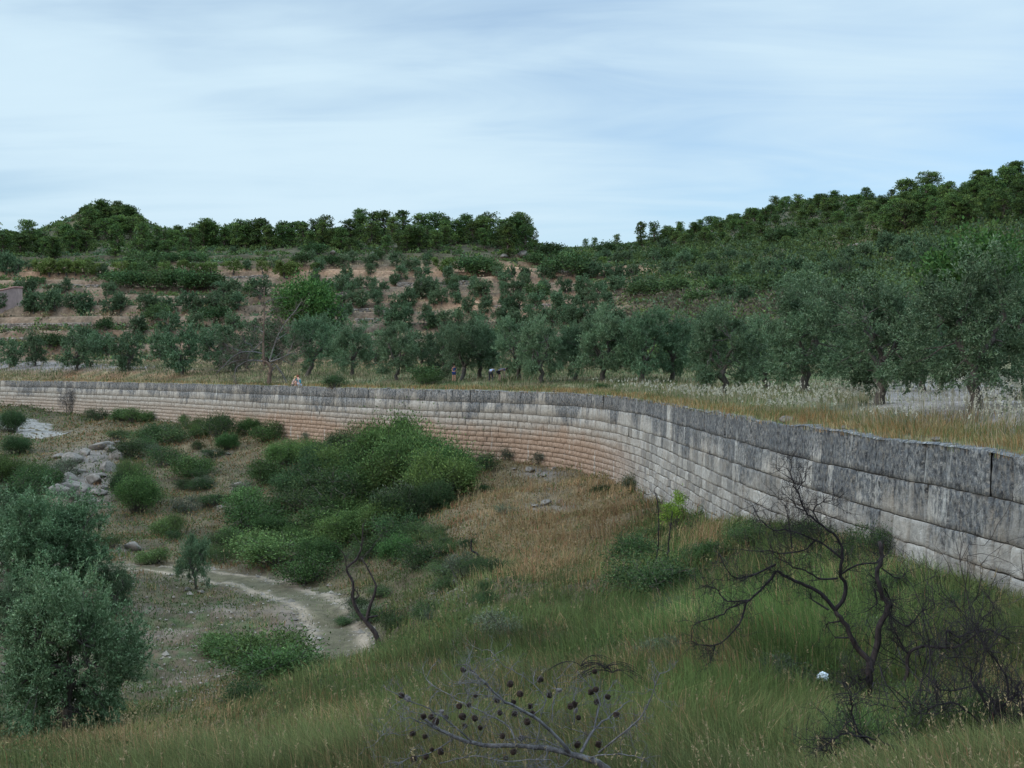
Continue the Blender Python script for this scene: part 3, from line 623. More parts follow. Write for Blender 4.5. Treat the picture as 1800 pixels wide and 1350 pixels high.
DARKB = [bush_kind(71 + k, 3.0, 2.3, 26, 60, .34, .2, base=(.04, .074, .026), alt=(.06, .095, .032), crad=.3) for k in range(3)]
BIGTREE = bush_kind(75, 7.0, 3.6, 90, 110, .30, .2, base=(.045, .115, .028), alt=(.07, .14, .035), crad=.26)
BR_G = [bush_kind(81 + k, 1.3, .95, 30, 170, .078, .042, base=(.05, .088, .026), alt=(.085, .13, .04)) for k in range(3)]      # bramble green
BR_L = [bush_kind(85 + k, 3.0, 1.7, 70, 210, .11, .055, base=[(.042, .082, .024), (.032, .058, .022), (.058, .095, .026)][k], alt=[(.07, .12, .035), (.05, .078, .028), (.09, .135, .036)][k], crad=.25, spiky=1.1) for k in range(3)]   # tall thicket
BR_D = [bush_kind(91 + k, 1.2, .9, 24, 220, .06, .03, base=(.034, .062, .022), alt=(.07, .10, .035), crad=.32) for k in range(3)]    # dark mastic
BR_B = [bush_kind(101 + k, 1.5, .9, 22, 150, .15, .018, base=(.05, .078, .024), alt=(.08, .105, .035), updir=1.6, spiky=.7) for k in range(2)]   # broom
BR_S = [bush_kind(111 + k, .7, .55, 14, 130, .06, .022, base=(.075, .09, .055), alt=(.10, .115, .075), updir=.9) for k in range(2)]    # grey rosemary
BR_Y = [bush_kind(115, 2.0, .8, 16, 120, .10, .045, base=(.12, .21, .03), alt=(.17, .28, .045), updir=.8, crad=.3)]
rng = np.random.default_rng(99); random.seed(99)

# ------------------------------------------------------------------ olives behind the wall
def at_h(x, y): return hith(x, y)
rowA = [(18, 646, 52), (62, 643, 55), (136, 651, 68), (226, 652, 72), (322, 660, 82), (415, 655, 84), (540, 662, 108), (619, 662, 90), (697, 668, 98), (778, 664, 92), (812, 669, 104), (845, 664, 96), (912, 667, 106), (953, 673, 112), (1010, 668, 102), (1062, 670, 118), (1128, 672, 128), (1182, 672, 118)]
rowN = [(1275, 696, 155), (1348, 684, 128), (1420, 692, 192), (1500, 682, 125), (1550, 711, 225), (1622, 688, 150), (1707, 722, 262), (1795, 702, 215)]
desc = ['rounded', 'leaning', 'broad', 'dense', 'spreading', 'ragged']
for i, (x, y, h) in enumerate(sorted(rowA)):
    p = at_h(x, y); place(OL_MD[i % 3] if x < 500 else OL_HI[i % 4], 'olive_tree', (p[0], p[1], p[2] - .05), h * p[1] / F, f'{ordw(i + 1)} grey-green olive tree from the left in the row behind the wall', 'olive tree', 'olive trees in the row behind the wall', wide=random.uniform(.80, .98))
for i, (x, y, h) in enumerate(sorted(rowN)):
    p = at_h(x, y); place(OL_HI[(i * 3 + 1) % 4], 'olive_tree', (p[0], p[1], p[2] - .05), h * p[1] / F, f'{ordw(i + 1)} from the left of the large near olive trees on the right', 'olive tree', 'large olive trees by the pale gravel', wide=random.uniform(.92, 1.06))
back = [(585, 636, 60), (660, 640, 55), (740, 640, 60), (870, 645, 70), (985, 645, 70), (1095, 648, 80), (1235, 650, 80), (1460, 648, 85), (1660, 640, 100), (470, 640, 80), (380, 640, 65), (175, 632, 50), (280, 635, 50)]
for i, (x, y, h) in enumerate(sorted(back)):
    p = at_h(x, y); place(OL_MD[i % 3], 'olive_tree', p, h * p[1] / F, f'{ordw(i + 1)} olive tree from the left in the second row, partly hidden', 'olive tree', 'olive trees in the second row behind the wall', wide=random.uniform(1.0, 1.25))
C1 = lambda L: [(x / 3, 350 + y / 3, h / 3) for x, y, h in L]
C2 = lambda L: [(500 + x / 3, 350 + y / 3, h / 3) for x, y, h in L]
C3 = lambda L: [(1000 + x / 2.25, 250 + y / 2.25, h / 2.25) for x, y, h in L]
rows = {
 'low terrace beside the stone walls': C1([(720, 710, 100), (890, 716, 125), (1030, 700, 95), (1230, 700, 100), (440, 790, 110), (1100, 770, 90)]) + C2([(270, 705, 150), (560, 700, 110), (620, 700, 125), (750, 690, 100), (840, 685, 95), (905, 690, 95), (1015, 690, 95), (1130, 690, 110), (1230, 700, 110), (1330, 690, 100), (1430, 690, 110), (1530, 690, 105), (1640, 690, 110), (1750, 690, 110), (1180, 650, 80), (1290, 650, 80), (1380, 650, 80), (1500, 650, 85), (1600, 640, 85), (1700, 640, 85)]),
 'middle terrace near the hut': C1([(8, 590, 85), (180, 592, 110), (240, 597, 110), (290, 590, 100), (370, 580, 70), (440, 612, 120), (590, 612, 105), (640, 605, 90), (770, 592, 90), (820, 590, 80), (900, 602, 90), (1000, 612, 105), (1050, 600, 90), (1130, 590, 85), (1200, 600, 95), (1260, 590, 85)]) + C2([(300, 580, 60), (405, 590, 95), (600, 580, 85), (650, 582, 90), (830, 560, 80), (970, 602, 85), (1190, 590, 80), (1240, 590, 90), (1430, 590, 95), (1510, 585, 85), (1620, 580, 75), (1700, 560, 75), (1330, 580, 85)]),
 'upper terrace below the almond trees': C1([(110, 505, 75), (160, 500, 60), (300, 505, 55), (345, 502, 65), (570, 512, 70), (600, 500, 60), (1180, 522, 90), (1240, 520, 90), (1370, 520, 105), (1710, 512, 80), (1790, 490, 60)]) + C2([(220, 520, 85), (310, 477, 72), (390, 475, 60), (490, 515, 85), (580, 462, 60), (720, 525, 100), (770, 522, 95), (1000, 522, 90), (1040, 520, 85), (1160, 512, 60), (1240, 510, 65), (1370, 502, 72), (1480, 500, 70), (1560, 505, 60), (1610, 500, 65), (1680, 500, 60), (1740, 492, 65), (945, 452, 42)]),
 'highest terrace under the pine wood': C1([(30, 402, 110), (90, 395, 80), (150, 372, 50), (540, 410, 60), (1300, 370, 50), (1440, 370, 55), (1230, 290, 40), (1640, 320, 50)]) + C2([(180, 370, 60), (360, 345, 60), (440, 360, 55), (640, 392, 55), (690, 392, 70), (1195, 420, 62), (1270, 422, 50), (1350, 430, 60), (1410, 430, 72), (1560, 420, 60), (1620, 430, 80), (1720, 430, 60), (1780, 425, 60), (1650, 330, 50), (1760, 340, 60)]),
 'green slope to the right': C3([(85, 540, 62), (140, 535, 55), (200, 532, 45), (250, 530, 50), (400, 532, 70), (190, 592, 60), (265, 582, 50), (330, 590, 60), (530, 545, 65), (600, 545, 70), (690, 540, 70), (780, 542, 85), (870, 545, 100), (950, 550, 75), (1020, 550, 80), (1090, 552, 105), (1170, 530, 70), (1250, 452, 92), (1320, 500, 90), (1430, 522, 150), (1500, 470, 90), (1560, 520, 120), (150, 470, 50), (230, 480, 50), (340, 480, 50), (450, 490, 60), (370, 440, 60), (560, 480, 50), (640, 470, 45), (700, 480, 55), (830, 480, 50), (1000, 490, 60), (1100, 480, 70), (1180, 470, 70), (1340, 440, 80), (50, 600, 60), (120, 620, 60), (60, 650, 60), (900, 620, 110), (1000, 640, 110), (620, 640, 70), (700, 650, 80)]),
}
ro = random.Random(12)
for yy_ in (474, 489, 504, 520, 538, 556):
    for xx_ in range(560, 1010, 46):
        if ro.random() < .8: rows['upper terrace below the almond trees'].append((xx_ + ro.uniform(-8, 8) + (yy_ % 3) * 12, yy_ + ro.uniform(-2, 2), ro.uniform(17, 26)))
for rn, L in rows.items():
    for i, (x, y, h) in enumerate(sorted(L)):
        y = max(y, 400); p = at_h(x, y); hm = min(h * p[1] / F, 7.5); kd = OL_LO[i % 4] if h < 45 else OL_MD[i % 3]
        place(kd, 'olive_tree', (p[0], p[1], p[2] - .1), hm, f'{ordw(i + 1)} olive tree from the left on the {rn}', 'olive tree', 'olive trees on the ' + rn, wide=random.uniform(.85, 1.1))
big = at_h(1722, 560); place((BIGTREE[0], 7.0), 'oak_tree', big, 168 * big[1] / F, 'tall dark bushy tree standing above the near olive trees on the right', 'tree', wide=1.1)
alm = C1([(215, 400, 70), (262, 402, 82), (310, 402, 78), (350, 406, 82), (400, 404, 80), (450, 406, 90), (520, 400, 60), (640, 400, 75), (700, 395, 60), (870, 395, 60), (970, 402, 75), (1060, 400, 70), (1110, 400, 65), (1230, 402, 75), (1385, 388, 62), (1500, 412, 85), (1550, 405, 75), (1660, 395, 45)]) + C2([(10, 420, 90), (840, 402, 90), (335, 400, 30), (1680, 345, 45)])
for i, (x, y, h) in enumerate(sorted(alm)):
    p = at_h(x, y + 2); place(ALM[i % 2], 'almond_tree', (p[0], p[1], p[2] - .05), h * p[1] / F, f'{ordw(i + 1)} yellow-green almond tree from the left on the high ochre terrace', 'almond tree', 'almond trees on the ochre terrace', wide=random.uniform(.9, 1.15))
p = at_h(538, 583); place((BIGTREE[0], 7.0), 'carob_tree', p, 104 * p[1] / F, 'big round dark green tree rising behind the dead trunk', 'tree', wide=1.12)

# dark oak scrub, individually
ev = C1([(620, 460, 75), (690, 465, 90), (760, 470, 90), (860, 480, 110), (960, 485, 110), (1060, 490, 95), (1110, 480, 85), (730, 400, 60), (760, 380, 110), (200, 460, 50), (1125, 655, 90), (840, 660, 95), (1310, 500, 40), (270, 800, 75), (560, 690, 60), (1020, 330, 60), (900, 330, 50)]) + C2([(990, 400, 90), (1060, 410, 95), (1110, 400, 60), (1440, 400, 95), (1510, 405, 120), (1330, 540, 80), (1560, 400, 90), (350, 275, 60), (100, 350, 60), (250, 350, 60), (160, 300, 60), (490, 330, 50), (940, 450, 40), (870, 475, 40), (1320, 350, 70), (1400, 320, 70), (1700, 290, 70), (750, 960, 85)]) + C3([(360, 470, 60), (470, 480, 60), (850, 400, 70), (600, 600, 70), (420, 600, 70), (820, 600, 80), (960, 600, 80), (1140, 600, 90), (300, 610, 60), (720, 600, 60), (520, 640, 60), (1290, 640, 70)])
for i, (x, y, h) in enumerate(sorted(ev)):
    p = at_h(x, y); place(DARKB[i % 3], 'evergreen_shrub', p, h * p[1] / F, f'{ordw(i + 1)} from the left of the dark evergreen shrubs scattered on the slopes', 'shrub', 'dark evergreen shrubs on the hillside', wide=random.uniform(1.1, 1.6))

# ------------------------------------------------------------------ pines
npine = 0
def pines(n, x0, x1, yf, hpx, kinds, label, group, wd=(1.15, 1.6)):
    global npine
    for i in range(n):
        x = x0 + (x1 - x0) * (i + random.random()) / n; lo, hi = yf(x); y = random.uniform(lo, hi); p = at_h(x, y); t = (y - lo) / max(1, hi - lo); h = random.uniform(*hpx)
        place(random.choice(kinds), 'pine_tree', (p[0], p[1], p[2] - .2), h * p[1] / F, f'{ordw(i + 1)} pine from the left {label}', 'pine tree', group, wide=random.uniform(wd[0], wd[1])); npine += 1
ridge = lambda x: np.interp(x, [-60, 0, 90, 140, 185, 230, 280, 330, 400, 470, 540, 600, 660, 720, 800, 880, 940], [432, 428, 426, 400, 384, 392, 424, 434, 434, 428, 424, 414, 412, 416, 416, 420, 430])
pines(60, -20, 335, lambda x: (ridge(x), ridge(x) + 24 + 30 * math.exp(-((x - 190) / 90) ** 2)), (24, 46), PN_FAR, 'in the wood on the left knoll', 'pines on the left knoll')
pines(70, 335, 935, lambda x: (ridge(x), 438 + 12 * math.exp(-((x - 700) / 150) ** 2)), (30, 56), PN_FAR + PN_NEAR[:1], 'in the wood along the middle ridge', 'pines along the middle ridge')
for (x, y, h, lb) in [(203, 452, 58, 'broad bright pine standing in front of the left knoll'), (250, 452, 62, 'narrow bright pine beside the broad one below the knoll'), (80, 448, 34, 'small pale pine below the left knoll'), (893, 455, 64, 'tall pine with a bare trunk at the end of the middle ridge'), (925, 448, 56, 'last pine of the middle ridge leaning over the pale rock'), (1030, 440, 22, 'tiny pointed pine on the skyline gap'), (1045, 440, 24, 'tiny flat-topped pine on the skyline gap'), (1128, 436, 48, 'first tall skyline pine left of the right hill'), (1150, 432, 45, 'second tall skyline pine left of the right hill'), (165, 392, 34, 'pine on the left shoulder of the bare knoll top'), (185, 386, 30, 'pine on the very top of the left knoll'), (207, 388, 34, 'pine on the right side of the knoll top'), (222, 396, 36, 'pine leaning on the right shoulder of the knoll'), (148, 398, 36, 'pine low on the left side of the knoll'), (1085, 436, 26, 'low skyline pine between the gap and the right hill')]:
    p = at_h(x, y); place(PN_FAR[int(x) % 5], 'pine_tree', (p[0], p[1], p[2] - .2), h * p[1] / F, lb, 'pine tree'); npine += 1
rr2 = lambda x: np.interp(x, [1150, 1200, 1250, 1300, 1350, 1400, 1450, 1500, 1560, 1600], [428, 412, 402, 386, 372, 360, 352, 350, 352, 356])
pines(112, 1165, 1600, lambda x: (rr2(x) - 2, np.interp(x, [1165, 1250, 1400, 1600], [432, 432, 436, 425])), (17, 29), PN_FAR, 'among the small distant pines covering the round hill', 'pines on the round right hill', (1.2, 1.8))
rr3 = lambda x: np.interp(x, [1540, 1600, 1660, 1700, 1800, 1840], [400, 372, 350, 344, 334, 330])
pines(42, 1560, 1835, lambda x: (rr3(x), np.interp(x, [1560, 1700, 1840], [424, 402, 392])), (44, 70), PN_NEAR, 'among the tall dark pines at the top right', 'pines in the near wood at the top right')
print('PINES', npine)

# hut
hx, hd, hz = at_h(10, 550)
hd0 = hd; sc_ = hd / F
hut = empty('stone_hut', ((-8 - CXP) * sc_, hd0, hz)); tag(hut, 'small pinkish stone hut with sloping tiled roof cut by the left edge', 'hut')
M_HUT = mat_plain('hut_render', (.27, .20, .185), .9, 1.2); M_TILE = mat_plain('hut_tiles', (.24, .13, .115), .9, 3.0)
w1 = (25 + 8) * sc_; hgt = 41 * sc_; a = Acc(); lft = -5.0; D = 4.0; lo = hgt * .55
vv = [(lft, 0, -.5), (w1, 0, -.5), (w1, 0, hgt), (lft, 0, lo), (lft, D, -.5), (w1, D, -.5), (w1, D, hgt + .2), (lft, D, lo + .8)]
a.add(vv, [(0, 1, 2, 3), (1, 5, 6, 2), (5, 4, 7, 6), (4, 0, 3, 7)]); a.build('wall', M_HUT, hut)
a = Acc(); nT = 14
for k in range(nT):
    y0 = -.12 + (D + .24) * k / nT; yc = y0 + (D + .24) / nT / 2
    f = yc / D; z0 = lo + .8 * f; z1 = hgt + .2 * f
    tube(a, [(lft - .15, yc, z0 + .10), ((lft + w1) / 2, yc, (z0 + z1) / 2 + .10), (w1 + .12, yc, z1 + .10)], .17, 6)
a.build('roof', M_TILE, hut)
# terrace walls, each of rubble stones set along a riser
tws = [(0, 157, 570, 'long grey rubble terrace wall below the stone hut'), (0, 200, 598, 'low overgrown rubble wall under the hut terrace'), (83, 183, 498, 'pale terrace wall below the left almond trees'), (700, 835, 493, 'pale rubble wall on the high terrace in the middle'),
       (577, 687, 538, 'grey rubble wall with dry grass above it on the middle terrace'), (627, 662, 563, 'short grey rubble wall showing between dark olives'), (596, 650, 517, 'short broken rubble wall on the bare middle slope'), (940, 1010, 478, 'thin pale rubble wall below the gap in the ridge'), (380, 470, 482, 'low wall on the ochre terrace left of the big round tree'), (870, 990, 535, 'low dry-stone wall beside the straw-coloured terrace')]
for x0, x1, yy, lb in tws:
    L0 = None; a = Acc(); xm = (x0 + x1) / 2; p = at_h(xm, yy); U = np.arctan((xm - CXP) / F)
    rs = np.linspace(max(p[1] - 14, 100), p[1] + 16, 240) / math.cos(U); _, ri, lv = terr(rs * math.sin(U), rs * math.cos(U), True)
    if ri.max() < .3: print('no riser', lb); continue
    ids = np.where(ri > .5 * ri.max())[0]; j = ids[np.argmin(np.abs(rs[ids] - p[1] / math.cos(U)))]; level = lv[j]
    xs = x0; prev = rs[j]
    X_ = []; 
    while xs < x1:
        th = math.atan((xs - CXP) / F); q = np.linspace(prev - 3, prev + 3, 60) if X_ else rs
        _, ri2, lv2 = terr(q * math.sin(th), q * math.cos(th), True); m_ = (lv2 == level) & (ri2 > .3)
        if m_.any(): prev = q[m_].mean(); lo_ = q[m_].min(); X_.append((lo_ * math.sin(th), lo_ * math.cos(th)))
        else: prev = prev
        xs += .8
    if len(X_) < 4: print('short', lb); continue
    X_ = np.array(X_)
    for (qx, qy) in X_:
        zb = float(terr(np.array([qx]), np.array([qy - .5]))[0]); nlay = 4
        for k in range(nlay):
            for rep in range(1):
                s3 = rng.uniform(.12, .25, 3); cpt = np.array([qx + rng.normal() * .15, qy + .1 + k * .12 + rng.normal() * .06, zb + .12 + k * .33])
                bv = np.array([(a_, b_, c_) for a_ in (-1, 1) for b_ in (-1, 1) for c_ in (-1, 1)], float) * s3 * np.array([1.3, 1, .75]) * (1 + .15 * rng.normal(size=(8, 1))) + cpt
                a.add(bv, [(0, 1, 3, 2), (4, 6, 7, 5), (0, 4, 5, 1), (2, 3, 7, 6), (0, 2, 6, 4), (1, 5, 7, 3)], c=np.array([.165, .14, .12]) * rng.uniform(.6, 1.5))
    tag(a.build('terrace_wall', M_ROCK), lb, 'wall')

# pale boulders and bare rocks on the slope
for i, (x, y, s_, lb) in enumerate([(920, 452, 3.6, 'large pale boulder under the last pine of the middle ridge'), (886, 458, 2.6, 'grey boulder at the foot of the tall ridge pine'), (1418, 462, 2.2, 'flat pale rock ledge on the right green slope'), (1505, 438, 2.6, 'ochre rock face below the right pines'), (1583, 428, 3.0, 'tall ochre rock face beside the near pine wood'), (175, 402, 2.4, 'pale rocks at the top of the left knoll'), (655, 452, 2.0, 'grey boulder under the middle pine wood'), (585, 450, 1.6, 'small grey boulder on the ochre slope')]):
    p = at_h(x, y); o = add_rock(p, s_ * .6, lb, sx_=1.4)

# ------------------------------------------------------------------ stuff on the hillside: scrub and dry grass
def scatter(n, th0, th1, r0, r1, hfun):
    th = rng.uniform(th0, th1, n); a = np.log(r0(th) if callable(r0) else np.full(n, r0)); b = np.log(r1(th) if callable(r1) else np.full(n, r1)); r = np.exp(a + (b - a) * rng.random(n))
    X = r * np.sin(th); Y = r * np.cos(th); return X, Y, hfun(X, Y), r
X, Y, Z, r = scatter(26000, -.46, .5, 105, 560, hb); x, y = proj(X, Y, Z)
n1 = fbm(X * .05, Y * .05, 61, 3); den = .10 + .5 * sstep(.52, .64, n1) + .9 * sstep(1010, 1180, x) + .9 * sstep(290, 350, r) + .5 * g2(x, y, 100, 600, 200, 25) - 1.0 * (g2(x, y, 850, 535, 160, 26) + g2(x, y, 600, 480, 200, 14) + g2(x, y, 830, 475, 140, 16) + g2(x, y, 60, 480, 80, 14)+ g2(x, y, 1090, 474, 50, 8))
den = den * (1 - g2(x, y, 60, 643, 150, 9)) * sstep(.2, .5, (650 - y) / 40 + .5 * (x > 1200))
k = rng.random(len(X)) < den; X, Y, Z, r, x, y = [v_[k] for v_ in (X, Y, Z, r, x, y)]; n = len(X); nq = 26
sz = rng.uniform(.45, 1.5, n) * (1 + .35 * sstep(1050, 1300, x)) ; d = unit(rng.normal(size=(n, nq, 3)) + np.array([0, 0, .5])); d[..., 2] = np.abs(d[..., 2])
pos = np.stack([X, Y, Z], -1)[:, None] + d * sz[:, None, None] * rng.uniform(.4, 1.1, (n, nq, 1)) * np.array([1.15, 1.15, .8])
pal = np.array([(.05, .085, .028), (.07, .105, .03), (.10, .09, .04), (.06, .10, .05), (.075, .065, .042)]); wsel = rng.integers(0, 5, n); wsel = np.where(((x > 1080) | (r > 300)) & (wsel != 3), rng.integers(0, 2, n), wsel); wsel = np.where((g2(x, y, 1300, 560, 330, 50) > .35) & (rng.random(n) < .6), 4, wsel)
colr = np.repeat((pal[wsel] * (1 - .3 * (x > 1080) * (y < 500))[:, None] * rng.uniform(.7, 1.25, (n, 1)))[:, None], nq, 1) * rng.uniform(.7, 1.3, (n, nq, 1))
a = Acc(); leaves(a, pos.reshape(-1, 3), (d + rng.normal(size=d.shape) * .6).reshape(-1, 3), np.repeat(.20 + .0013 * r, nq) * rng.uniform(.6, 1.3, n * nq), np.repeat(.12 + .0009 * r, nq), colr.reshape(-1, 3))
tag(a.build('scrub', M_BUSH), 'low dark scrub covering the slopes between the trees', 'scrub', kind='stuff')

def blades(acc, X, Y, Z, H, W, col, lean=.35, head=None):
    n = len(X); a = 9.0 * fbm(X * .33, Y * .33, 301, 3) + rng.normal(size=n) * .9; dx, dy = np.cos(a), np.sin(a); ln = rng.uniform(0, lean, n) * H; wa = rng.uniform(0, 6.283, n); wx, wy = np.cos(wa) * W / 2, np.sin(wa) * W / 2
    b = np.stack([X, Y, Z - .03], -1); hz = np.sqrt(np.maximum(.15, 1 - (ln / np.maximum(H, .01)) ** 2 * .6)); m = b + np.stack([dx * ln * .25, dy * ln * .25, H * .6], -1); t = b + np.stack([dx * ln, dy * ln, H * hz], -1); w = np.stack([wx, wy, wx * 0], -1)
    v = np.stack([b - w, b + w, m - w * .8, m + w * .8, t], 1).reshape(-1, 3); i = np.arange(n) * 5
    acc.add(v, np.stack([i, i + 1, i + 3, i + 2], -1), np.stack([i + 2, i + 3, i + 4], -1), c=np.repeat(col, 5, 0)); return t, m
def tufts(n, per, th0, th1, r0, r1, hfun, keep, hfn, cfn, wk=.00034, wmin=.004, spread=.1, lean=.85):
    X, Y, Z, r = scatter(n, th0, th1, r0, r1, hfun); x, y = proj(X, Y, Z); k = rng.random(n) < keep(x, y, r, X, Y); X, Y, Z, r, x, y = [v_[k] for v_ in (X, Y, Z, r, x, y)]
    hh = hfn(x, y, r, X, Y); c = cfn(x, y, r, X, Y)
    rep = lambda v_: np.repeat(v_, per, 0); sp = spread * (1 + rep(r) / 40)
    X2 = rep(X) + rng.normal(size=len(X) * per) * sp; Y2 = rep(Y) + rng.normal(size=len(X) * per) * sp
    a = Acc(); cc = rep(c * rng.uniform(.6, 1.35, (len(X), 1))) * rng.uniform(.65, 1.4, (len(X2), 1)); ret = blades(a, X2, Y2, rep(Z), rep(hh) * rng.uniform(.5, 1.15, len(X2)), np.maximum(wmin, rep(r) * wk) * rng.uniform(.7, 1.3, len(X2)), cc, lean)
    return a, ret, rep(r)
GREEN = np.array([.075, .125, .036]); OLV = np.array([.112, .128, .048]); DRY = np.array([.28, .20, .095]); RUS = np.array([.22, .12, .055])
def vcol(x, y, r, X, Y):
    n1 = fbm(X * .45, Y * .45, 141, 3); n2 = rng.random(len(x)); d = np.clip(f_dry(x, y) * 1.15 + (n1 - .5) * 1.0, 0, 1); l_ = np.clip(f_lush(x, y) + (.5 - n1) * .4, 0, 1)
    c = OLV * (1 - l_[:, None]) + GREEN * l_[:, None]; kd = (n2 < d * .9 + .05)[:, None]; bank = ((x < 830) & (y < 1010))[:, None]; c = np.where(kd, np.where(rng.random((len(x), 1)) < .3 + .4 * bank, RUS, DRY * (1 - .12 * bank)), c); return c * (.25 + 1.35 * fbm(X * .3, Y * .3, 143, 4))[:, None] * 1.05
def vkeep(x, y, r, X, Y):
    tr = track_mask(X, Y) * sstep(.35, .7, np.hypot(X - BAGP[0], Y - BAGP[1] + .25)); return np.clip(1 - f_clear(x, y) * 1.15 - f_rock(x, y) * .85, .02, 1) * tr
def dist_poly(X, Y, pts):
    best = np.full(len(X), 1e9)
    for (x0, y0), (x1, y1) in zip(pts[:-1], pts[1:]):
        dx, dy = x1 - x0, y1 - y0; t = np.clip(((X - x0) * dx + (Y - y0) * dy) / (dx * dx + dy * dy + 1e-9), 0, 1); best = np.minimum(best, np.hypot(X - x0 - t * dx, Y - y0 - t * dy))
    return best
TRW = np.array([hitv(x, y)[:2] for x, y in TRACK]); GPW = np.array([hitv(x, y)[:2] for x, y in [(118, 762), (80, 766), (50, 757), (25, 742), (-30, 735)]])
def track_mask(X, Y): return sstep(1.3, 2.1, dist_poly(X, Y, TRW)) * sstep(1.5, 3.2, dist_poly(X, Y, GPW))
BAGP = hitv(1446, 1212)
rwv = lambda th: wall_rho(th) - .25
vh = lambda x, y, r, X, Y: .13 + .36 * fbm(X * .4, Y * .4, 151, 3) + .26 * f_lush(x, y) + .08 * f_dry(x, y) - .22 * sstep(60, 110, r) * .5
a, _, _ = tufts(60000, 7, -.47, .62, 5.5, rwv, hv, vkeep, vh, vcol, wmin=.0055, wk=.00036)
tag(a.build('meadow_grass', M_GRASS), 'tall green and straw-coloured grass covering the valley slope', 'grass', kind='stuff')
# short ground herbs so that the soil is not bare between the blades
X, Y, Z, r = scatter(110000, -.47, .62, 5.5, rwv, hv); x, y = proj(X, Y, Z); k = rng.random(len(X)) < np.clip(1 - f_clear(x, y) * .72 - f_rock(x, y) * .8, .05, 1) * track_mask(X, Y); X, Y, Z, r, x, y = [v_[k] for v_ in (X, Y, Z, r, x, y)]
n = len(X); nq = 7; d = unit(rng.normal(size=(n, nq, 3)) + np.array([0, 0, 1.2])); sp = (.05 + .0022 * r)[:, None, None]; pos = np.stack([X, Y, Z], -1)[:, None] + rng.normal(size=(n, nq, 3)) * sp * np.array([1.6, 1.6, .5]) + np.array([0, 0, .03])
cc = np.where((rng.random(n) < f_dry(x, y) * .6 + .12)[:, None], np.where(((x < 830) & (y < 1010))[:, None], RUS * .85, DRY * .8), np.where(rng.random((n, 1)) < .5, GREEN * .9, OLV * .8)) * rng.uniform(.6, 1.2, (n, 1)); a = Acc()
leaves(a, pos.reshape(-1, 3), d.reshape(-1, 3), np.repeat(.025 + .0016 * r, nq) * rng.uniform(.6, 1.4, n * nq), np.repeat(.010 + .0007 * r, nq), np.repeat(cc, nq, 0))
tag(a.build('ground_herbs', M_BUSH), 'low weeds and herbs on the valley slope', 'weeds', kind='stuff')
X, Y, Z, r = scatter(90000, -.45, -.02, 30, 150, hv); x, y = proj(X, Y, Z); dt_ = dist_poly(X, Y, TRW); k = rng.random(len(X)) < np.clip(.3 * (dt_ < 1.9) * (np.abs(dt_ - .85) < .5) + .045 * f_clear(x, y) + f_rock(x, y) * .5 + .8 * (dist_poly(X, Y, GPW) < 3), 0, 1)
X, Y, Z, r = X[k], Y[k], Z[k], r[k]; n = len(X); sz = rng.uniform(.02, .07, n) * (1 + (rng.random(n) < .04) * 1.5); oc = np.array([(1, 0, 0), (0, 1, 0), (-1, 0, 0), (0, -1, 0), (0, 0, .7)]); v = np.stack([X, Y, Z + .03], -1)[:, None] + oc[None] * (sz[:, None, None] * rng.uniform(.7, 1.3, (n, 5, 1))); a = Acc()
i = np.arange(n)[:, None] * 5; a.add(v.reshape(-1, 3), t=np.concatenate([np.concatenate([i + q_, i + (q_ + 1) % 4, i + 4], 1) for q_ in range(4)]), c=np.repeat(np.array([.17, .145, .12]) * rng.uniform(.5, 1.3, (n, 1)), 5, 0))
tag(a.build('track_gravel', M_ROCK), 'loose pale gravel on the track and clearing', 'gravel', kind='stuff')
a, _, _ = tufts(16000, 7, -.47, -.02, 30, 90, hv, lambda x, y, r, X, Y: np.clip(f_clear(x, y), 0, 1) * np.maximum(sstep(.48, .6, fbm(X * .45, Y * .45, 233, 3)), (dist_poly(X, Y, TRW) < .55)) * np.where(dist_poly(X, Y, TRW) < 1.5, .7 * (dist_poly(X, Y, TRW) < .55), 1), lambda x, y, r, X, Y: .07 + .1 * rng.random(len(x)), lambda x, y, r, X, Y: GREEN * rng.uniform(.6, 1.0, (len(x), 1)), spread=.2, lean=1.2)
tag(a.build('clearing_weeds', M_GRASS), 'low green weeds patching the bare clearing', 'weeds', kind='stuff')
# tall seed stalks in the slope
def stalks(n, keep, hfn, col, name, label, hfun=hv, th=(-.47, .62), r0=6.0, r1=None, nh=7, hl=.014, hw=.004, headcol=None, hk=.0011):
    X, Y, Z, r = scatter(n, th[0], th[1], r0, r1 or rwv, hfun); x, y = proj(X, Y, Z); k = rng.random(n) < keep(x, y, r, X, Y); X, Y, Z, r, x, y = [v_[k] for v_ in (X, Y, Z, r, x, y)]; n = len(X)
    if n == 0: return
    H = hfn(x, y, r, X, Y) * rng.uniform(.7, 1.2, n); a = Acc(); c = np.tile(np.array(col), (n, 1)) * rng.uniform(.7, 1.3, (n, 1)); t, m = blades(a, X, Y, Z, H, np.maximum(.003, r * .00026), c, .35)
    f = rng.random((n, nh, 1)) * .42; hp = t[:, None] * (1 - f) + m[:, None] * f; hd_ = (t - m)[:, None] + rng.normal(size=(n, nh, 3)) * .12
    hc = np.repeat(np.array(headcol if headcol is not None else col)[None] * rng.uniform(.7, 1.25, (n, 1)), nh, 0); leaves(a, hp.reshape(-1, 3), hd_.reshape(-1, 3), np.repeat(hl + hk * r, nh), np.repeat(hw + hk * .4 * r, nh), hc)
    tag(a.build(name, M_GRASS), label, 'grass', kind='stuff')
stalks(14000, lambda x, y, r, X, Y: np.clip(f_dry(x, y) * .8 + .14 - f_clear(x, y) * .8, 0, 1) * track_mask(X, Y), lambda x, y, r, X, Y: .45 + .35 * f_dry(x, y), (.24, .19, .10), 'dry_grass', 'dry seed-headed grass stalks standing over the slope')
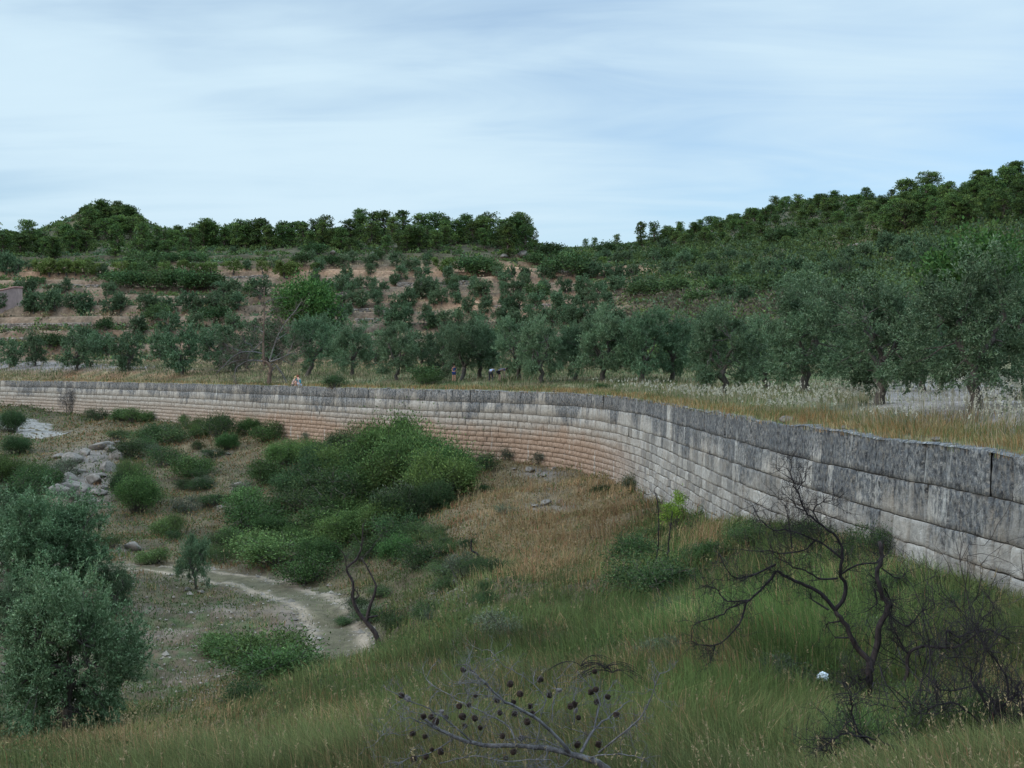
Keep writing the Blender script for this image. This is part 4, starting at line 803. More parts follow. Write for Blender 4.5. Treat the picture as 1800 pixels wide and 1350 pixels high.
# plateau: rusty fringe on the wall top, pale wild oats behind, green meadow under the trees
wrel = lambda X, Y: np.hypot(X, Y) - wall_rho(np.arctan2(X, Y))
def fringe_keep(x, y, r, X, Y):
    w = wrel(X, Y); return (1 - sstep(2.2, 6, w)) * (.35 + .65 * sstep(750, 1050, x)) * (.35 + .9 * fbm(X * .8, Y * .8, 161, 2))
def fr_col(x, y, r, X, Y):
    n_ = fbm(X * .7, Y * .7, 171, 3)[:, None]; c = np.where(rng.random((len(x), 1)) < n_ * .9 - .18, np.array([.12, .13, .045]), np.where(rng.random((len(x), 1)) < .6, np.array([.26, .13, .06]), np.array([.28, .21, .11]))); return c
a, _, _ = tufts(26000, 6, -.5, .62, lambda th: wall_rho(th) + .35, lambda th: wall_rho(th) + 7, hb, fringe_keep, lambda x, y, r, X, Y: .13 + .22 * fbm(X, Y, 181, 2) * sstep(.3, 1.6, wrel(X, Y)), fr_col)
tag(a.build('rusty_grass', M_GRASS), 'rusty and olive grass fringe along the top of the wall', 'grass', kind='stuff')
a, _, _ = tufts(30000, 6, -.5, .62, lambda th: wall_rho(th) + 1.5, 175.0, hb, lambda x, y, r, X, Y: (.9 - .85 * np.clip(g2(x, y, 1680, 700, 170, 32) * 1.6 + g2(x, y, 60, 643, 150, 9) * 1.5, 0, 1)), lambda x, y, r, X, Y: .18 + .35 * fbm(X * .3, Y * .3, 183, 3),
              lambda x, y, r, X, Y: np.where(rng.random((len(x), 1)) < (.25 + .5 * fbm(X * .1, Y * .1, 185, 2) * (1 - .3))[:, None], np.array([.23, .19, .11]), np.array([.075, .105, .04])))
tag(a.build('plateau_grass', M_GRASS), 'green and straw grass under the olive trees on the plateau', 'grass', kind='stuff')
stalks(6500, lambda x, y, r, X, Y: sstep(1.0, 2.4, wrel(X, Y)) * (1 - sstep(7, 15, wrel(X, Y))) * sstep(1000, 1250, x) * sstep(.38, .6, fbm(X * .5, Y * .5, 193, 3)), lambda x, y, r, X, Y: .38 + .35 * fbm(X * .5, Y * .5, 191, 2), (.28, .24, .15), 'wild_oats', 'pale wild oat plumes standing between the wall top and the olives', hb, (.0, .62), lambda th: wall_rho(th) + 1.0, lambda th: wall_rho(th) + 15, nh=8, hl=.02, hw=.006, headcol=(.38, .35, .27))
stalks(6000, lambda x, y, r, X, Y: np.clip(.3 + g2(x, y, 850, 540, 200, 25) + g2(x, y, 90, 552, 120, 6), 0, 1) * (1 - sstep(1100, 1250, x)), lambda x, y, r, X, Y: .5 + 0 * x, (.30, .24, .14), 'terrace_grass', 'straw-coloured grass on the terraces', hb, (-.45, .15), 130.0, 330.0, nh=4, hl=.15, hw=.05)

# ------------------------------------------------------------------ shrubs on the valley slope
def shrubs(L, kinds, name, cat, group, lab, sink=.05):
    for i, t in enumerate(sorted(L)):
        x, y, h = t[:3]; w = t[3] if len(t) > 3 else 1.2; p = hitv(x, y); lb = lab(i, x, y) if callable(lab) else lab
        big_ = h * p[1] / F > 1.7 and kinds is BR_G; hk_ = .8 if big_ else 1.0
        place(BR_L[random.randrange(3)] if big_ else kinds[i % len(kinds)], name, (p[0], p[1], p[2] - sink), h * hk_ * random.uniform(.8, 1.15) * p[1] / F, lb, cat, group, wide=w * (.9 if big_ else 1))
gb = [(690, 850, 150, 1.0), (740, 855, 150, 1.0), (715, 870, 140, 1.1), (780, 870, 115, 1.1), (650, 870, 120, 1.1), (660, 835, 95, 1.1), (790, 860, 90, 1.1), (715, 790, 105, .6), (640, 880, 100, 1.2), (700, 930, 100, 1.2), (765, 900, 90, 1.1), (560, 830, 70, 1.2), (520, 880, 70, 1.6), (560, 860, 85, 1.5), (600, 850, 90, 1.5), (640, 860, 95, 1.4), (670, 880, 110, 1.3), (700, 880, 120, 1.2), (775, 880, 110, 1.2), (800, 850, 75, 1.3), (710, 800, 95, .7), (735, 830, 95, .9), (680, 940, 100, 1.3), (640, 950, 90, 1.4), (600, 960, 85, 1.5), (560, 990, 70, 1.5), (480, 950, 60, 1.5), (450, 930, 50, 1.4), (520, 960, 60, 1.6), (500, 990, 55, 1.6), (700, 990, 80, 1.2), (430, 900, 40, 1.4), (340, 840, 35, 1.5), (240, 900, 90, 1.0), (215, 880, 75, .9), (470, 1180, 70, 1.5), (430, 1170, 60, 1.5), (500, 1200, 60, 1.6), (400, 1150, 40, 1.4), (540, 1190, 45, 1.6), (350, 770, 38, 1.3), (240, 742, 22, 1.6), (215, 740, 20, 1.4), (260, 742, 20, 1.3), (330, 745, 22, 1.2), (385, 756, 30, 1.2), (440, 765, 38, 1.4), (470, 775, 30, 1.2), (400, 790, 40, 1.3), (290, 940, 30, 1.6), (30, 800, 55, 1.4), (60, 850, 60, 1.4), (10, 850, 70, 1.3), (20, 760, 50, 1.2), (90, 860, 50, 1.1), (500, 820, 60, 1.3), (545, 815, 60, 1.2), (470, 850, 40, 1.4), (620, 910, 60, 1.3), (570, 930, 55, 1.4), (540, 1020, 45, 1.4), (440, 980, 45, 1.5), (410, 960, 30, 1.4), (725, 770, 60, .55), (705, 780, 45, .5), (1150, 950, 30, 1.3), (1260, 985, 35, 1.5), (1350, 1000, 30, 1.3), (330, 1000, 20, 1.3), (270, 990, 25, 1.5), (1440, 1010, 50, 1.3), (1600, 1030, 40, 1.5), (1500, 1300, 60, 1.4), (1620, 1250, 60, 1.4)]
shrubs(gb, BR_G, 'green_shrub', 'shrub', 'leafy green shrubs on the bank', lambda i, x, y: f'{ordw(i + 1)} leafy green shrub from the left on the bank below the wall')
gb2 = []
db = [(390, 770, 38, 1.4), (60, 870, 50, 1.3), (580, 880, 60, 1.5), (530, 900, 60, 1.5), (620, 900, 70, 1.4), (760, 850, 70, 1.2), (850, 830, 35, 1.3), (740, 1000, 55, 1.3), (700, 960, 60, 1.2), (830, 1010, 40, 1.2), (1140, 1040, 85, 1.4), (1180, 1060, 75, 1.4), (1230, 990, 40, 1.4), (1120, 1000, 60, 1.2), (1060, 870, 25, 1.5), (1320, 960, 50, 1.3), (1430, 960, 60, 1.2), (1530, 985, 80, 1.0), (1570, 1040, 45, 1.5), (1640, 1060, 45, 1.6), (1720, 1085, 50, 1.6), (1480, 1000, 45, 1.4), (20, 900, 70, 1.2), (750, 1085, 35, 1.4), (690, 1110, 45, 1.2), (170, 740, 25, 1.3), (430, 1240, 50, 1.4), (1790, 1110, 50, 1.5)]
rs = random.Random(4)
for _ in range(75):
    x_, y_ = rs.uniform(190, 860), rs.uniform(765, 1000)
    if x_ > 780 and y_ > 900 or y_ < 745 + .09 * (x_ - 190) or y_ > 1000 - .05 * abs(x_ - 500): continue
    (db if rs.random() < .6 else gb2 if rs.random() < .5 else db).append((x_, y_, rs.uniform(16, 34), rs.uniform(1.2, 1.9)))
for _ in range(22): db.append((rs.uniform(600, 900), rs.uniform(960, 1120), rs.uniform(16, 32), rs.uniform(1.2, 1.8)))
shrubs(db, BR_D, 'mastic_shrub', 'shrub', 'dark mastic shrubs on the slope', lambda i, x, y: f'{ordw(i + 1)} dark small-leaved shrub from the left on the valley slope')
bb = gb2 + [(240, 870, 75, .9), (225, 850, 50, .9), (300, 940, 35, 1.2), (1380, 960, 60, 1.2), (1120, 860, 30, 1.3), (1550, 1340, 120, 1.2), (1640, 1350, 150, 1.2), (1700, 1340, 130, 1.2), (1480, 1350, 90, 1.2), (1590, 1290, 90, 1.1), (60, 950, 60, 1.2), (640, 800, 60, 1.0)]
shrubs(bb, BR_B, 'broom_shrub', 'shrub', 'wispy broom shrubs', lambda i, x, y: f'{ordw(i + 1)} wispy fine-leaved broom from the left on the slope')
sb_ = [(880, 1120, 45, 1.3), (820, 1015, 45, 1.0), (1180, 1090, 50, 1.2), (330, 900, 25, 1.3), (110, 840, 30, 1.2), (950, 805, 22, 1.2), (1170, 1165, 60, 1.2), (700, 920, 60, 1.0), (890, 905, 22, 1.3), (900, 800, 25, 1.0), (360, 860, 22, 1.2), (270, 800, 22, 1.2), (430, 870, 22, 1.2), (640, 1090, 30, 1.3), (1120, 850, 25, 1.2), (540, 750, 15, 1.2), (1500, 1180, 40, 1.4), (1360, 1200, 50, 1.3), (130, 880, 25, 1.1), (760, 1100, 30, 1.2), (1560, 1130, 50, 1.3)]
shrubs(sb_, BR_S, 'rosemary_shrub', 'shrub', 'small grey-green rosemary shrubs', lambda i, x, y: f'{ordw(i + 1)} small grey-green shrub from the left on the grassy slope')
p = hitv(1188, 935); place(BR_Y[0], 'young_sapling', p, 82 * p[1] / F, 'bright lime-green leafy sapling in front of the wall bend', 'sapling', wide=.8)
for (x, y, h, lb) in [(590, 682, 26, 'dark bush rooted in the top of the wall, hanging over its edge'), (752, 678, 26, 'round green bush on the plateau close to the wall top'), (1060, 686, 14, 'low green weeds on the wall top near the bend')]:
    p = hith(x, y + (0 if x > 700 else 8)); place(BR_D[0] if x < 700 else BR_G[0], 'wall_top_shrub', p, h * p[1] / F, lb, 'shrub', wide=1.3)
# dry grey climber on the wall at the far left
p = hitv(125, 728); place(bush_kind(131, 2.6, .9, 20, 70, .16, .03, base=(.09, .08, .08), alt=(.06, .055, .05), updir=1.2), 'dry_creeper', (p[0], p[1] - .3, p[2]), 58 * p[1] / F, 'dry grey creeper climbing the far left part of the wall', 'creeper', wide=.9)
# valley olives
vo = [(120, 1290, 285, .86, 'largest olive tree at the left with crown reaching the ground'), (100, 1055, 190, 1.05, 'grey-green olive tree behind the largest one on the left'), (15, 1010, 150, 1.2, 'olive tree cut by the left edge above the clearing'), (205, 1080, 90, .8, 'smaller olive half hidden behind the largest olive'), (345, 1036, 98, .62, 'small slender olive tree alone beside the dirt track'), (20, 1130, 110, .9, 'low olive at the left edge beside the pale clearing'), (205, 1190, 100, .9, 'olive crown bulging right of the largest olive')]
for i, (x, y, h, w, lb) in enumerate(vo):
    p = hitv(x, y); kd = OL_FULL[0] if i in (0, 1) else OL_HI[(i + 2) % 4]; place(kd, 'olive_tree', (p[0], p[1], p[2] - .1), h * p[1] / F, lb, 'olive tree', wide=w)
# rocks of the valley
rk = [(108, 870, 22), (135, 862, 24), (165, 850, 20), (120, 845, 18), (190, 830, 22), (148, 890, 20), (172, 872, 18), (205, 808, 22), (130, 812, 20), (180, 790, 20), (95, 830, 16), (215, 795, 16), (118, 852, 14), (150, 865, 18), (175, 840, 16), (140, 835, 12), (160, 880, 12), (185, 860, 10), (105, 805, 12), (150, 800, 14), (195, 795, 16), (165, 812, 10), (205, 780, 8), (130, 880, 12), (418, 858, 13), (428, 866, 9), (388, 896, 10), (400, 890, 7), (232, 968, 17), (585, 880, 12), (545, 893, 9), (372, 799, 9), (400, 802, 6), (762, 940, 6), (733, 965, 8), (800, 1030, 14), (806, 1050, 10), (772, 1045, 12), (768, 1060, 9), (855, 1020, 7), (1090, 970, 13), (1102, 975, 8), (960, 888, 12), (940, 893, 8), (985, 886, 9), (930, 830, 12), (955, 838, 10), (975, 828, 9), (905, 826, 6), (200, 1010, 6), (395, 1232, 7), (330, 1038, 6), (352, 1042, 8), (20, 1170, 14), (8, 1205, 12), (1770, 1290, 20), (1730, 1310, 14)]
for i, (x, y, s_) in enumerate(sorted(rk)):
    p = hitv(x, y); add_rock(p, s_ * p[1] / F, f'{ordw(i + 1)} pale limestone rock from the left among the valley slope rocks', 'pale limestone rocks on the slope', sx_=random.uniform(1, 1.5))
for i, (s_, sz_) in enumerate([(45.2, .20), (45.8, .12), (41, .13), (36.5, .12), (61, .1), (84, .14), (87, .16), (89, .12), (80, .12), (102, .16), (105, .13)]):
    x, y, nx, ny = wallpt(s_ + 0.); add_rock((float(x - nx * .3), float(y - ny * .3), .02), sz_ * .8, f'{ordw(i + 1)} loose grey stone lying on the wall top, counted from the right', 'loose stones on the wall top', 'loose_stone', sx_=1.6, cat='stone')

# ------------------------------------------------------------------ traced dead and burnt trees
def traced(root, lines, d, tomap, matfor, spread=.25, twig=0, twigL=.3, tr=.006, tcol=(1, 1, 1), tdepth=1, names=None, sides=6, twmat=None, jitter=.01, tw_name='twigs', up=0.0):
    """lines: (points, r0, r1, part name).  A branch leaves the nearest earlier one and keeps its own depth."""
    done = []; out = []; base = np.array(root.location); tw = Acc()
    parts = {}
    for k, (pts, r0, r1, nm) in enumerate(lines):
        w = np.array([tomap(*q) for q in pts]); w = catmull(w, 4) if len(w) > 2 else w; dd0 = 0.0
        if done:
            al = np.concatenate(done); j = np.argmin(np.hypot(al[:, 0] - w[0, 0], al[:, 1] - w[0, 1])); dd0 = al[j, 2]
        L = np.concatenate([[0], np.cumsum(np.hypot(*np.diff(w, axis=0).T))]); sl = rng.uniform(-1, 1) * spread * d / F if k else 0.0
        dep = dd0 + sl * L + np.sin(L / (L[-1] + 1) * 3 + k) * .02 * L[-1] * d / F * .3; done.append(np.column_stack([w, dep]))
        dist = d + dep; p3 = np.column_stack([(w[:, 0] - CXP) / F * dist, dist, CZ - (w[:, 1] - HY) / F * dist]) - base
        p3 += rng.normal(size=p3.shape) * jitter * np.linspace(0, 1, len(p3))[:, None]; n_ = len(p3)
        acc = Acc(); tw = Acc(); tube(acc, p3, np.linspace(r0, r1, n_) * d / F, sides, rough=.07)
        for q in range(int(twig * L[-1] / 100 + .5)):
            i = random.randint(max(1, n_ // 4), n_ - 1); dr = unit(unit(p3[i] - p3[i - 1]) * .6 + rng.normal(size=3) * .8 + np.array([0, 0, up])); grow(tw, p3[i], dr, twigL * random.uniform(.4, 1.3), tr, tdepth, tcol, .3, 4, 3, .75)
        po = acc.build(nm, matfor(nm), root, smooth=True)
        if tw.n: tw.build(tw_name, twmat or matfor('twig'), po)
m7 = lambda x, y: (1150 + x / 2.25, 750 + y / 2.25)
p = hitv(1530, 1243); DB = p[1]; bt = empty('burnt_tree', p); tag(bt, 'blackened leafless burnt tree with forking trunk in the right foreground grass', 'tree')
BL = [([(880, 1135), (858, 1060), (850, 1000), (855, 930)], 9, 7.5, 'trunk'), ([(855, 930), (800, 870), (760, 790), (715, 725)], 6.5, 5, 'limb'),
      ([(850, 960), (880, 870), (890, 790), (925, 720), (900, 660), (883, 600), (895, 530), (890, 455)], 7, 4.2, 'limb'),
      ([(895, 1105), (960, 1060), (1000, 980), (1005, 900), (1060, 870), (1150, 875), (1215, 865), (1300, 805), (1380, 830), (1450, 905)], 5, 1.2, 'limb'),
      ([(715, 725), (660, 660), (600, 630), (520, 592), (485, 572), (455, 612), (380, 682), (300, 715), (240, 755), (165, 780)], 4.6, 1, 'branch'),
      ([(715, 725), (750, 680), (755, 620), (735, 580), (742, 500), (725, 440), (650, 380), (600, 335), (570, 270), (545, 205), (543, 120)], 4.6, .8, 'branch'),
      ([(365, 690), (335, 780), (240, 868), (150, 850)], 2.4, .8, 'branch'), ([(240, 868), (225, 925), (190, 960)], 1.2, .6, 'branch'), ([(380, 685), (290, 690), (240, 640), (180, 622)], 2.2, .7, 'branch'),
      ([(725, 600), (655, 602), (600, 570), (530, 545), (460, 480)], 2.6, .8, 'branch'), ([(735, 585), (800, 550), (892, 530)], 2.4, 1.6, 'branch'),
      ([(740, 520), (690, 480), (640, 450), (590, 490), (490, 500), (340, 480)], 2.6, .9, 'branch'), ([(640, 450), (540, 410), (450, 400), (390, 310)], 2, .7, 'branch'),
      ([(480, 545), (380, 590), (310, 590), (255, 505)], 2.4, .8, 'branch'), ([(600, 335), (560, 315), (528, 270)], 1.6, .6, 'branch'), ([(650, 380), (630, 330), (665, 298), (715, 292)], 1.5, .6, 'branch'),
      ([(545, 210), (500, 180)], 1.2, .5, 'branch'), ([(560, 260), (600, 200), (590, 160)], 1.2, .5, 'branch'), ([(545, 480), (535, 400), (520, 315)], 1.6, .7, 'branch'), ([(690, 725), (630, 685)], 2.6, 1.6, 'branch'), ([(770, 835), (715, 832)], 2.2, 1.6, 'branch'),
      ([(735, 770), (690, 770)], 2, 1.4, 'branch'), ([(1002, 895), (930, 845)], 2.4, 1.4, 'branch'), ([(990, 880), (945, 800), (925, 740), (990, 860)][:3], 2, 1, 'branch'), ([(1155, 865), (1160, 805), (1205, 832), (1275, 800), (1325, 735)], 2.6, .8, 'branch'),
      ([(1210, 862), (1170, 830), (1180, 780)], 1.8, .7, 'branch'), ([(870, 640), (880, 700), (830, 730)], 2.2, .9, 'branch'), ([(900, 560), (960, 600), (1000, 580)], 1.8, .7, 'branch'), ([(920, 740), (1000, 790), (1050, 740), (1110, 700)], 2.4, .8, 'branch'),
      ([(845, 1070), (800, 1010), (765, 985)], 2.4, 1, 'branch'), ([(850, 1050), (790, 1030), (740, 1010)], 1.8, .8, 'branch'), ([(870, 960), (830, 1000), (800, 985)], 2.2, 1.2, 'branch'), ([(910, 640), (940, 700), (935, 760), (950, 830)], 2, .8, 'branch')]
rng = np.random.default_rng(5); random.seed(5)
traced(bt, [(a_, b_ * .85, c_ * .8, d_) for a_, b_, c_, d_ in BL], DB, m7, lambda n_: M_BURNT2 if n_ in ('trunk', 'limb') else M_BURNT, .35, 26, .26, .0033, tdepth=2, jitter=.012)
# lower burnt boughs right of it
p2 = hitv(1700, 1348); BD = min(p2[1], 10.5); gz = float(hv(np.array([(1700 - CXP) / F * BD]), np.array([BD]))[0])
b2 = empty('burnt_bush', ((1700 - CXP) / F * BD, BD, gz)); tag(b2, 'tangle of thin charred boughs filling the bottom right corner', 'burnt bush')
BL2 = [([(1200, 1340), (1270, 1230), (1340, 1140), (1400, 1080), (1460, 1010)], 5, 2, 'stem'), ([(1390, 1345), (1430, 1240), (1450, 1130), (1460, 1050)], 4, 2, 'stem'), ([(870, 1270), (800, 1200), (780, 1110), (770, 1030)], 2.8, 1, 'stem'), ([(1210, 1320), (1060, 1290), (870, 1240), (760, 1215), (700, 1250), (660, 1290)], 2.6, .9, 'stem'),
       ([(1300, 1180), (1200, 1100), (1100, 1110), (1060, 1140)], 2, .8, 'stem'), ([(1340, 1140), (1280, 1040), (1240, 960), (1200, 900)], 2.4, .8, 'stem'), ([(1400, 1080), (1390, 980), (1330, 900), (1310, 860)], 2.2, .8, 'stem'), ([(1270, 1230), (1400, 1200), (1460, 1180)], 2, .8, 'stem'), ([(1240, 1030), (1150, 1050), (1100, 1000)], 1.6, .6, 'stem'), ([(1440, 1180), (1380, 1150), (1290, 1010)], 1.8, .8, 'stem'), ([(1300, 1345), (1330, 1280), (1420, 1240)], 2, .8, 'stem')]
traced(b2, BL2, BD, m7, lambda n_: M_BURNT, .5, 22, .26, .0032, tdepth=2, jitter=.012)
for j, (xx, yy, hh, lb) in enumerate([(1660, 1180, 1.5, 'upright thicket of thin burnt twigs right of the burnt tree'), (1760, 1130, 1.6, 'grey burnt thicket against the foot of the wall at the right edge'), (1590, 1010, 1.0, 'small burnt thicket between the burnt tree and the wall'), (1690, 1290, 1.0, 'low charred twig clump in front of the green broom')]):
    p = hitv(xx, yy); b3 = empty('burnt_thicket', p); tag(b3, lb, 'burnt bush'); a = Acc()
    for k in range(17):
        an = rng.uniform(0, 6.28); grow(a, (math.cos(an) * .3, math.sin(an) * .3, -.1), (math.cos(an) * .6, math.sin(an) * .6, 1), hh * rng.uniform(.6, 1), .008, 2, (1, 1, 1), .28, 4, 3, .7)
    a.build('twigs', M_BURNT if j != 1 else M_BURNT2, b3)

# tall dead tree behind the wall
md = lambda x, y: (380 + x / 6.135, 480 + y / 6.135)
sd_ = None
xw = (473 - CXP) / F; thd = math.atan(xw); rd = wall_rho(np.array([thd]))[0] + 1.4; DD = rd * math.cos(thd); dz = float(hb(np.array([xw * DD]), np.array([DD]))[0])
dt = empty('dead_tree', (xw * DD, DD, dz)); tag(dt, 'tall leafless dead tree with orange-brown trunk on the edge of the plateau', 'tree')
DL = [([(570, 1200), (575, 1100), (590, 1030), (560, 975), (520, 950)], 30 / 6.1, 17 / 6.1, 'trunk'), ([(518, 1000), (510, 850), (510, 700), (515, 550), (520, 350), (520, 150)], 17 / 6.1, 4 / 6.1, 'trunk'),
      ([(510, 870), (410, 850), (290, 850), (200, 890), (90, 990), (10, 1080)], 1.5, .5, 'branch'), ([(500, 950), (400, 940), (240, 940), (80, 1000)], 1.6, .5, 'branch'), ([(400, 940), (320, 955), (210, 1040), (205, 1180)], 1.4, .5, 'bare_branch'), ([(360, 860), (335, 950), (325, 1070)], 1.2, .6, 'bare_branch'),
      ([(505, 740), (470, 765), (390, 840), (350, 862)], 1.5, .8, 'bare_branch'), ([(390, 840), (380, 778), (310, 752), (295, 700)], 1.2, .6, 'branch'), ([(580, 960), (740, 900), (780, 860), (840, 730)], 1.6, .5, 'bare_branch'), ([(575, 950), (640, 740), (720, 570), (910, 330)], 1.6, .5, 'bare_branch'), ([(640, 730), (760, 640)], 1, .5, 'bare_branch'),
      ([(620, 975), (520, 1032)], 1.3, .7, 'bare_branch'), ([(640, 985), (720, 1100), (765, 1200)], 1.6, 1.6, 'bare_branch'), ([(630, 1010), (585, 1080)], 1.1, .6, 'bare_branch'), ([(520, 440), (600, 400), (670, 390)], .9, .4, 'branch'), ([(520, 330), (600, 285), (710, 260)], .9, .4, 'branch'), ([(505, 640), (465, 612)], 1.6, .8, 'bare_branch'), ([(700, 930), (830, 985)], .9, .4, 'branch'),
      ([(740, 895), (860, 850)], .8, .4, 'branch'), ([(600, 940), (700, 850), (650, 800)], .8, .4, 'branch'), ([(510, 600), (430, 575), (410, 640)], .8, .4, 'branch'), ([(516, 500), (560, 480), (640, 420)], .7, .4, 'branch'), ([(290, 850), (160, 800), (90, 770)], .9, .4, 'branch')]
traced(dt, [(a_, b_ * (.85 if d_ != 'trunk' else .95), c_ * .8, d_) for a_, b_, c_, d_ in DL], DD, md, lambda n_: {'trunk': M_DEADO, 'bare_branch': M_PALEWOOD}.get(n_, M_DEAD), .5, 30, 1.15, .017, tdepth=2, jitter=.03, twmat=M_BRTWIG)
# fork-stemmed burnt snag by the track
m5 = lambda x, y: (500 + x / 2.571, 650 + y / 2.571)
p = hitv(667, 1140); sg = empty('burnt_snag', p); tag(sg, 'thin two-stemmed burnt snag beside the bend of the dirt track', 'tree')
traced(sg, [([(432, 1262), (410, 1190), (370, 1140), (330, 1090), (308, 1030), (310, 960), (280, 900), (330, 850), (350, 780), (355, 700)], 5, .7, 'stem'), ([(370, 1140), (383, 1080), (410, 1000), (408, 960), (365, 880), (345, 850)], 3.6, .8, 'stem'), ([(372, 1120), (420, 1112)], 2.6, 1.6, 'stem'), ([(310, 1040), (335, 1020), (310, 980)], 1.6, .8, 'stem'), ([(280, 900), (270, 840), (230, 790)], 1, .5, 'stem'), ([(350, 800), (310, 740)], .8, .4, 'stem'), ([(340, 870), (440, 750)], .7, .4, 'stem')], p[1], m5, lambda n_: M_BURNT2, .35, 5, .5, .008, tdepth=1)
for (pts, lb) in [([(885, 852), (870, 830), (845, 815), (845, 775), (850, 768)], 'short curved charred stick poking out of the grass'), ([(1685, 950), (1680, 880), (1690, 780), (1690, 620), (1670, 540)], 'thin straight burnt sapling in front of the lime-green sapling'), ([(1728, 900), (1735, 800), (1745, 700), (1755, 640)], 'second thin burnt stem beside the lime-green sapling')]:
    q = m5(*pts[0]); p = hitv(*q); s = empty('burnt_stick', p); tag(s, lb, 'stick'); traced(s, [(pts, 2.6 if len(pts) == 5 and pts[0][0] < 1000 else 1.5, .7, 'stem')], p[1], m5, lambda n_: M_BURNT, .2, 6, .35, .007, tdepth=1)

# fallen pine with cones
m6 = lambda x, y: (500 + x / 2.571, 1000 + y / 2.571)
DF = 8.6; fz = float(hv(np.array([(1150 - CXP) / F * DF]), np.array([DF]))[0])
fp = empty('fallen_pine', ((1150 - CXP) / F * DF, DF, fz)); tag(fp, 'grey leafless fallen pine top with many dark cones in the bottom foreground', 'fallen pine')
FL = [([(1500, 960), (1440, 890), (1330, 845), (1200, 812), (1050, 800), (860, 792), (740, 745), (620, 670)], 10, 2.2, 'stem'), ([(740, 748), (610, 690), (520, 668)], 2, .7, 'branch'), ([(860, 792), (740, 690), (620, 620), (470, 552)], 2.2, .6, 'branch'), ([(1050, 800), (1010, 710), (900, 650), (780, 590), (640, 500)], 2.4, .6, 'branch'),
      ([(1300, 840), (1230, 760), (1120, 665), (1000, 600), (930, 540), (860, 470), (810, 425)], 5, .8, 'branch'), ([(940, 545), (850, 470), (805, 440)], 1.4, .5, 'branch'), ([(1340, 830), (1400, 725), (1480, 660), (1560, 600)], 4, .8, 'branch'), ([(1420, 830), (1580, 700), (1640, 620), (1690, 480)], 2.6, .6, 'branch'),
      ([(1430, 620), (1400, 550), (1320, 460)], 2, .6, 'branch'), ([(1400, 720), (1420, 620)], 2.2, 1.6, 'branch'), ([(1210, 690), (1215, 600), (1230, 560), (1215, 490)], 1.2, .5, 'branch'), ([(1135, 800), (1150, 730), (1160, 640)], 1.6, .6, 'branch'), ([(1000, 600), (920, 570), (780, 560)], 1.2, .5, 'branch'), ([(930, 540), (880, 515), (740, 525)], 1, .4, 'branch'),
      ([(1120, 665), (1180, 600), (1100, 500), (1000, 440), (930, 370)], 1.5, .5, 'branch'), ([(760, 770), (680, 820), (560, 860), (480, 880)], 1.5, .6, 'branch'), ([(860, 795), (900, 720), (860, 660)], 1.2, .5, 'branch'), ([(700, 880), (860, 845), (1000, 870), (1200, 860)], 1.4, .8, 'branch'), ([(1310, 700), (1310, 600), (1320, 540)], 1.2, .5, 'branch'), ([(1360, 860), (1440, 840), (1560, 840), (1640, 870)], 2.2, .8, 'branch'),
      ([(1200, 812), (1150, 880), (1000, 900)], 2, .8, 'branch'), ([(1380, 760), (1330, 730), (1250, 720)], 1.1, .5, 'branch'), ([(1300, 850), (1240, 900), (1100, 890)], 2.2, .8, 'branch'), ([(1480, 700), (1440, 600), (1500, 500)], 1.2, .5, 'branch'), ([(640, 660), (560, 640), (430, 750)][:2], 1, .5, 'branch'), ([(640, 700), (520, 740), (430, 750)], .8, .4, 'branch'),
      ([(1050, 800), (960, 740), (930, 680)], 1, .4, 'branch'), ([(1330, 850), (1180, 780), (1060, 760)], 2, .6, 'branch')]
traced(fp, [(a_, b_ * .72, c_ * 1.0, d_) for a_, b_, c_, d_ in FL], DF, m6, lambda n_: M_DEAD, .5, 10, .17, .0023, tdepth=2, jitter=.006, twmat=M_DEAD)
a = Acc()
for (bx_, by_) in [(1340, 440), (1450, 450), (1480, 470)]:
    for k in range(7):
        an = rng.uniform(-.9, .9); x0, y0 = m6(bx_, by_); p0 = np.array([(x0 - CXP) / F * DF, DF, CZ - (y0 - HY) / F * DF]) - np.array(fp.location); pts = [p0]; dv = np.array([math.sin(an), rng.normal() * .3, math.cos(an)])
        for q in range(7): dv = unit(dv + np.array([np.sign(an) * .22, 0, -.28])); pts.append(pts[-1] + dv * .036)
        tube(a, pts, np.linspace(.003, .0015, 8), 4); grow(a, pts[4], dv, .08, .0018, 1, (1, 1, 1), .3)
a.build('curled_twigs', M_BURNT, fp)
M_CONE = mat_plain('pine_cone_scale', (.035, .022, .017), .8, 60); M_CONEC = mat_plain('closed_cone', (.13, .115, .11), .7, 50)
def cone_mesh(closed):
    a = Acc(); n = 70 if not closed else 44
    bm = bmesh.new(); bmesh.ops.create_icosphere(bm, subdivisions=2, radius=1.0); v = np.array([q.co[:] for q in bm.verts]); f = [[q.index for q in w.verts] for w in bm.faces]; bm.free()
    k = .021 if closed else .011; v = v * np.array([k, k, k * 1.7]); v[:, :2] *= (1 - .35 * (v[:, 2] / (k * 1.7))[:, None]); a.add(v, t=f)
    for i in range(n):
        z = -.85 + 1.75 * i / n; an = i * 2.39996; rr_ = math.sqrt(max(0.03, 1 - z * z)) * k * (1 - .3 * z); d = np.array([math.cos(an), math.sin(an), .25 if closed else .1 + z * .5]); d /= np.linalg.norm(d)
        c = np.array([math.cos(an) * rr_ * .8, math.sin(an) * rr_ * .8, z * k * 1.9]); s = np.array([-math.sin(an), math.cos(an), 0]); L = .007 if closed else .021; w = .0065; u_ = np.cross(d, s) * .003
        a.add([c - s * w * .5, c + s * w * .5, c + d * L + s * w, c + d * L - s * w, c + d * L * 1.15 + u_, c + d * L * .4 + u_ * 1.6], [(0, 1, 2, 3)], [(3, 2, 4), (0, 3, 5), (1, 5, 2), (3, 4, 5), (4, 2, 5)])
    return a.mesh('pine_cone', M_CONEC if closed else M_CONE)
CONO, CONC = cone_mesh(False), cone_mesh(True)
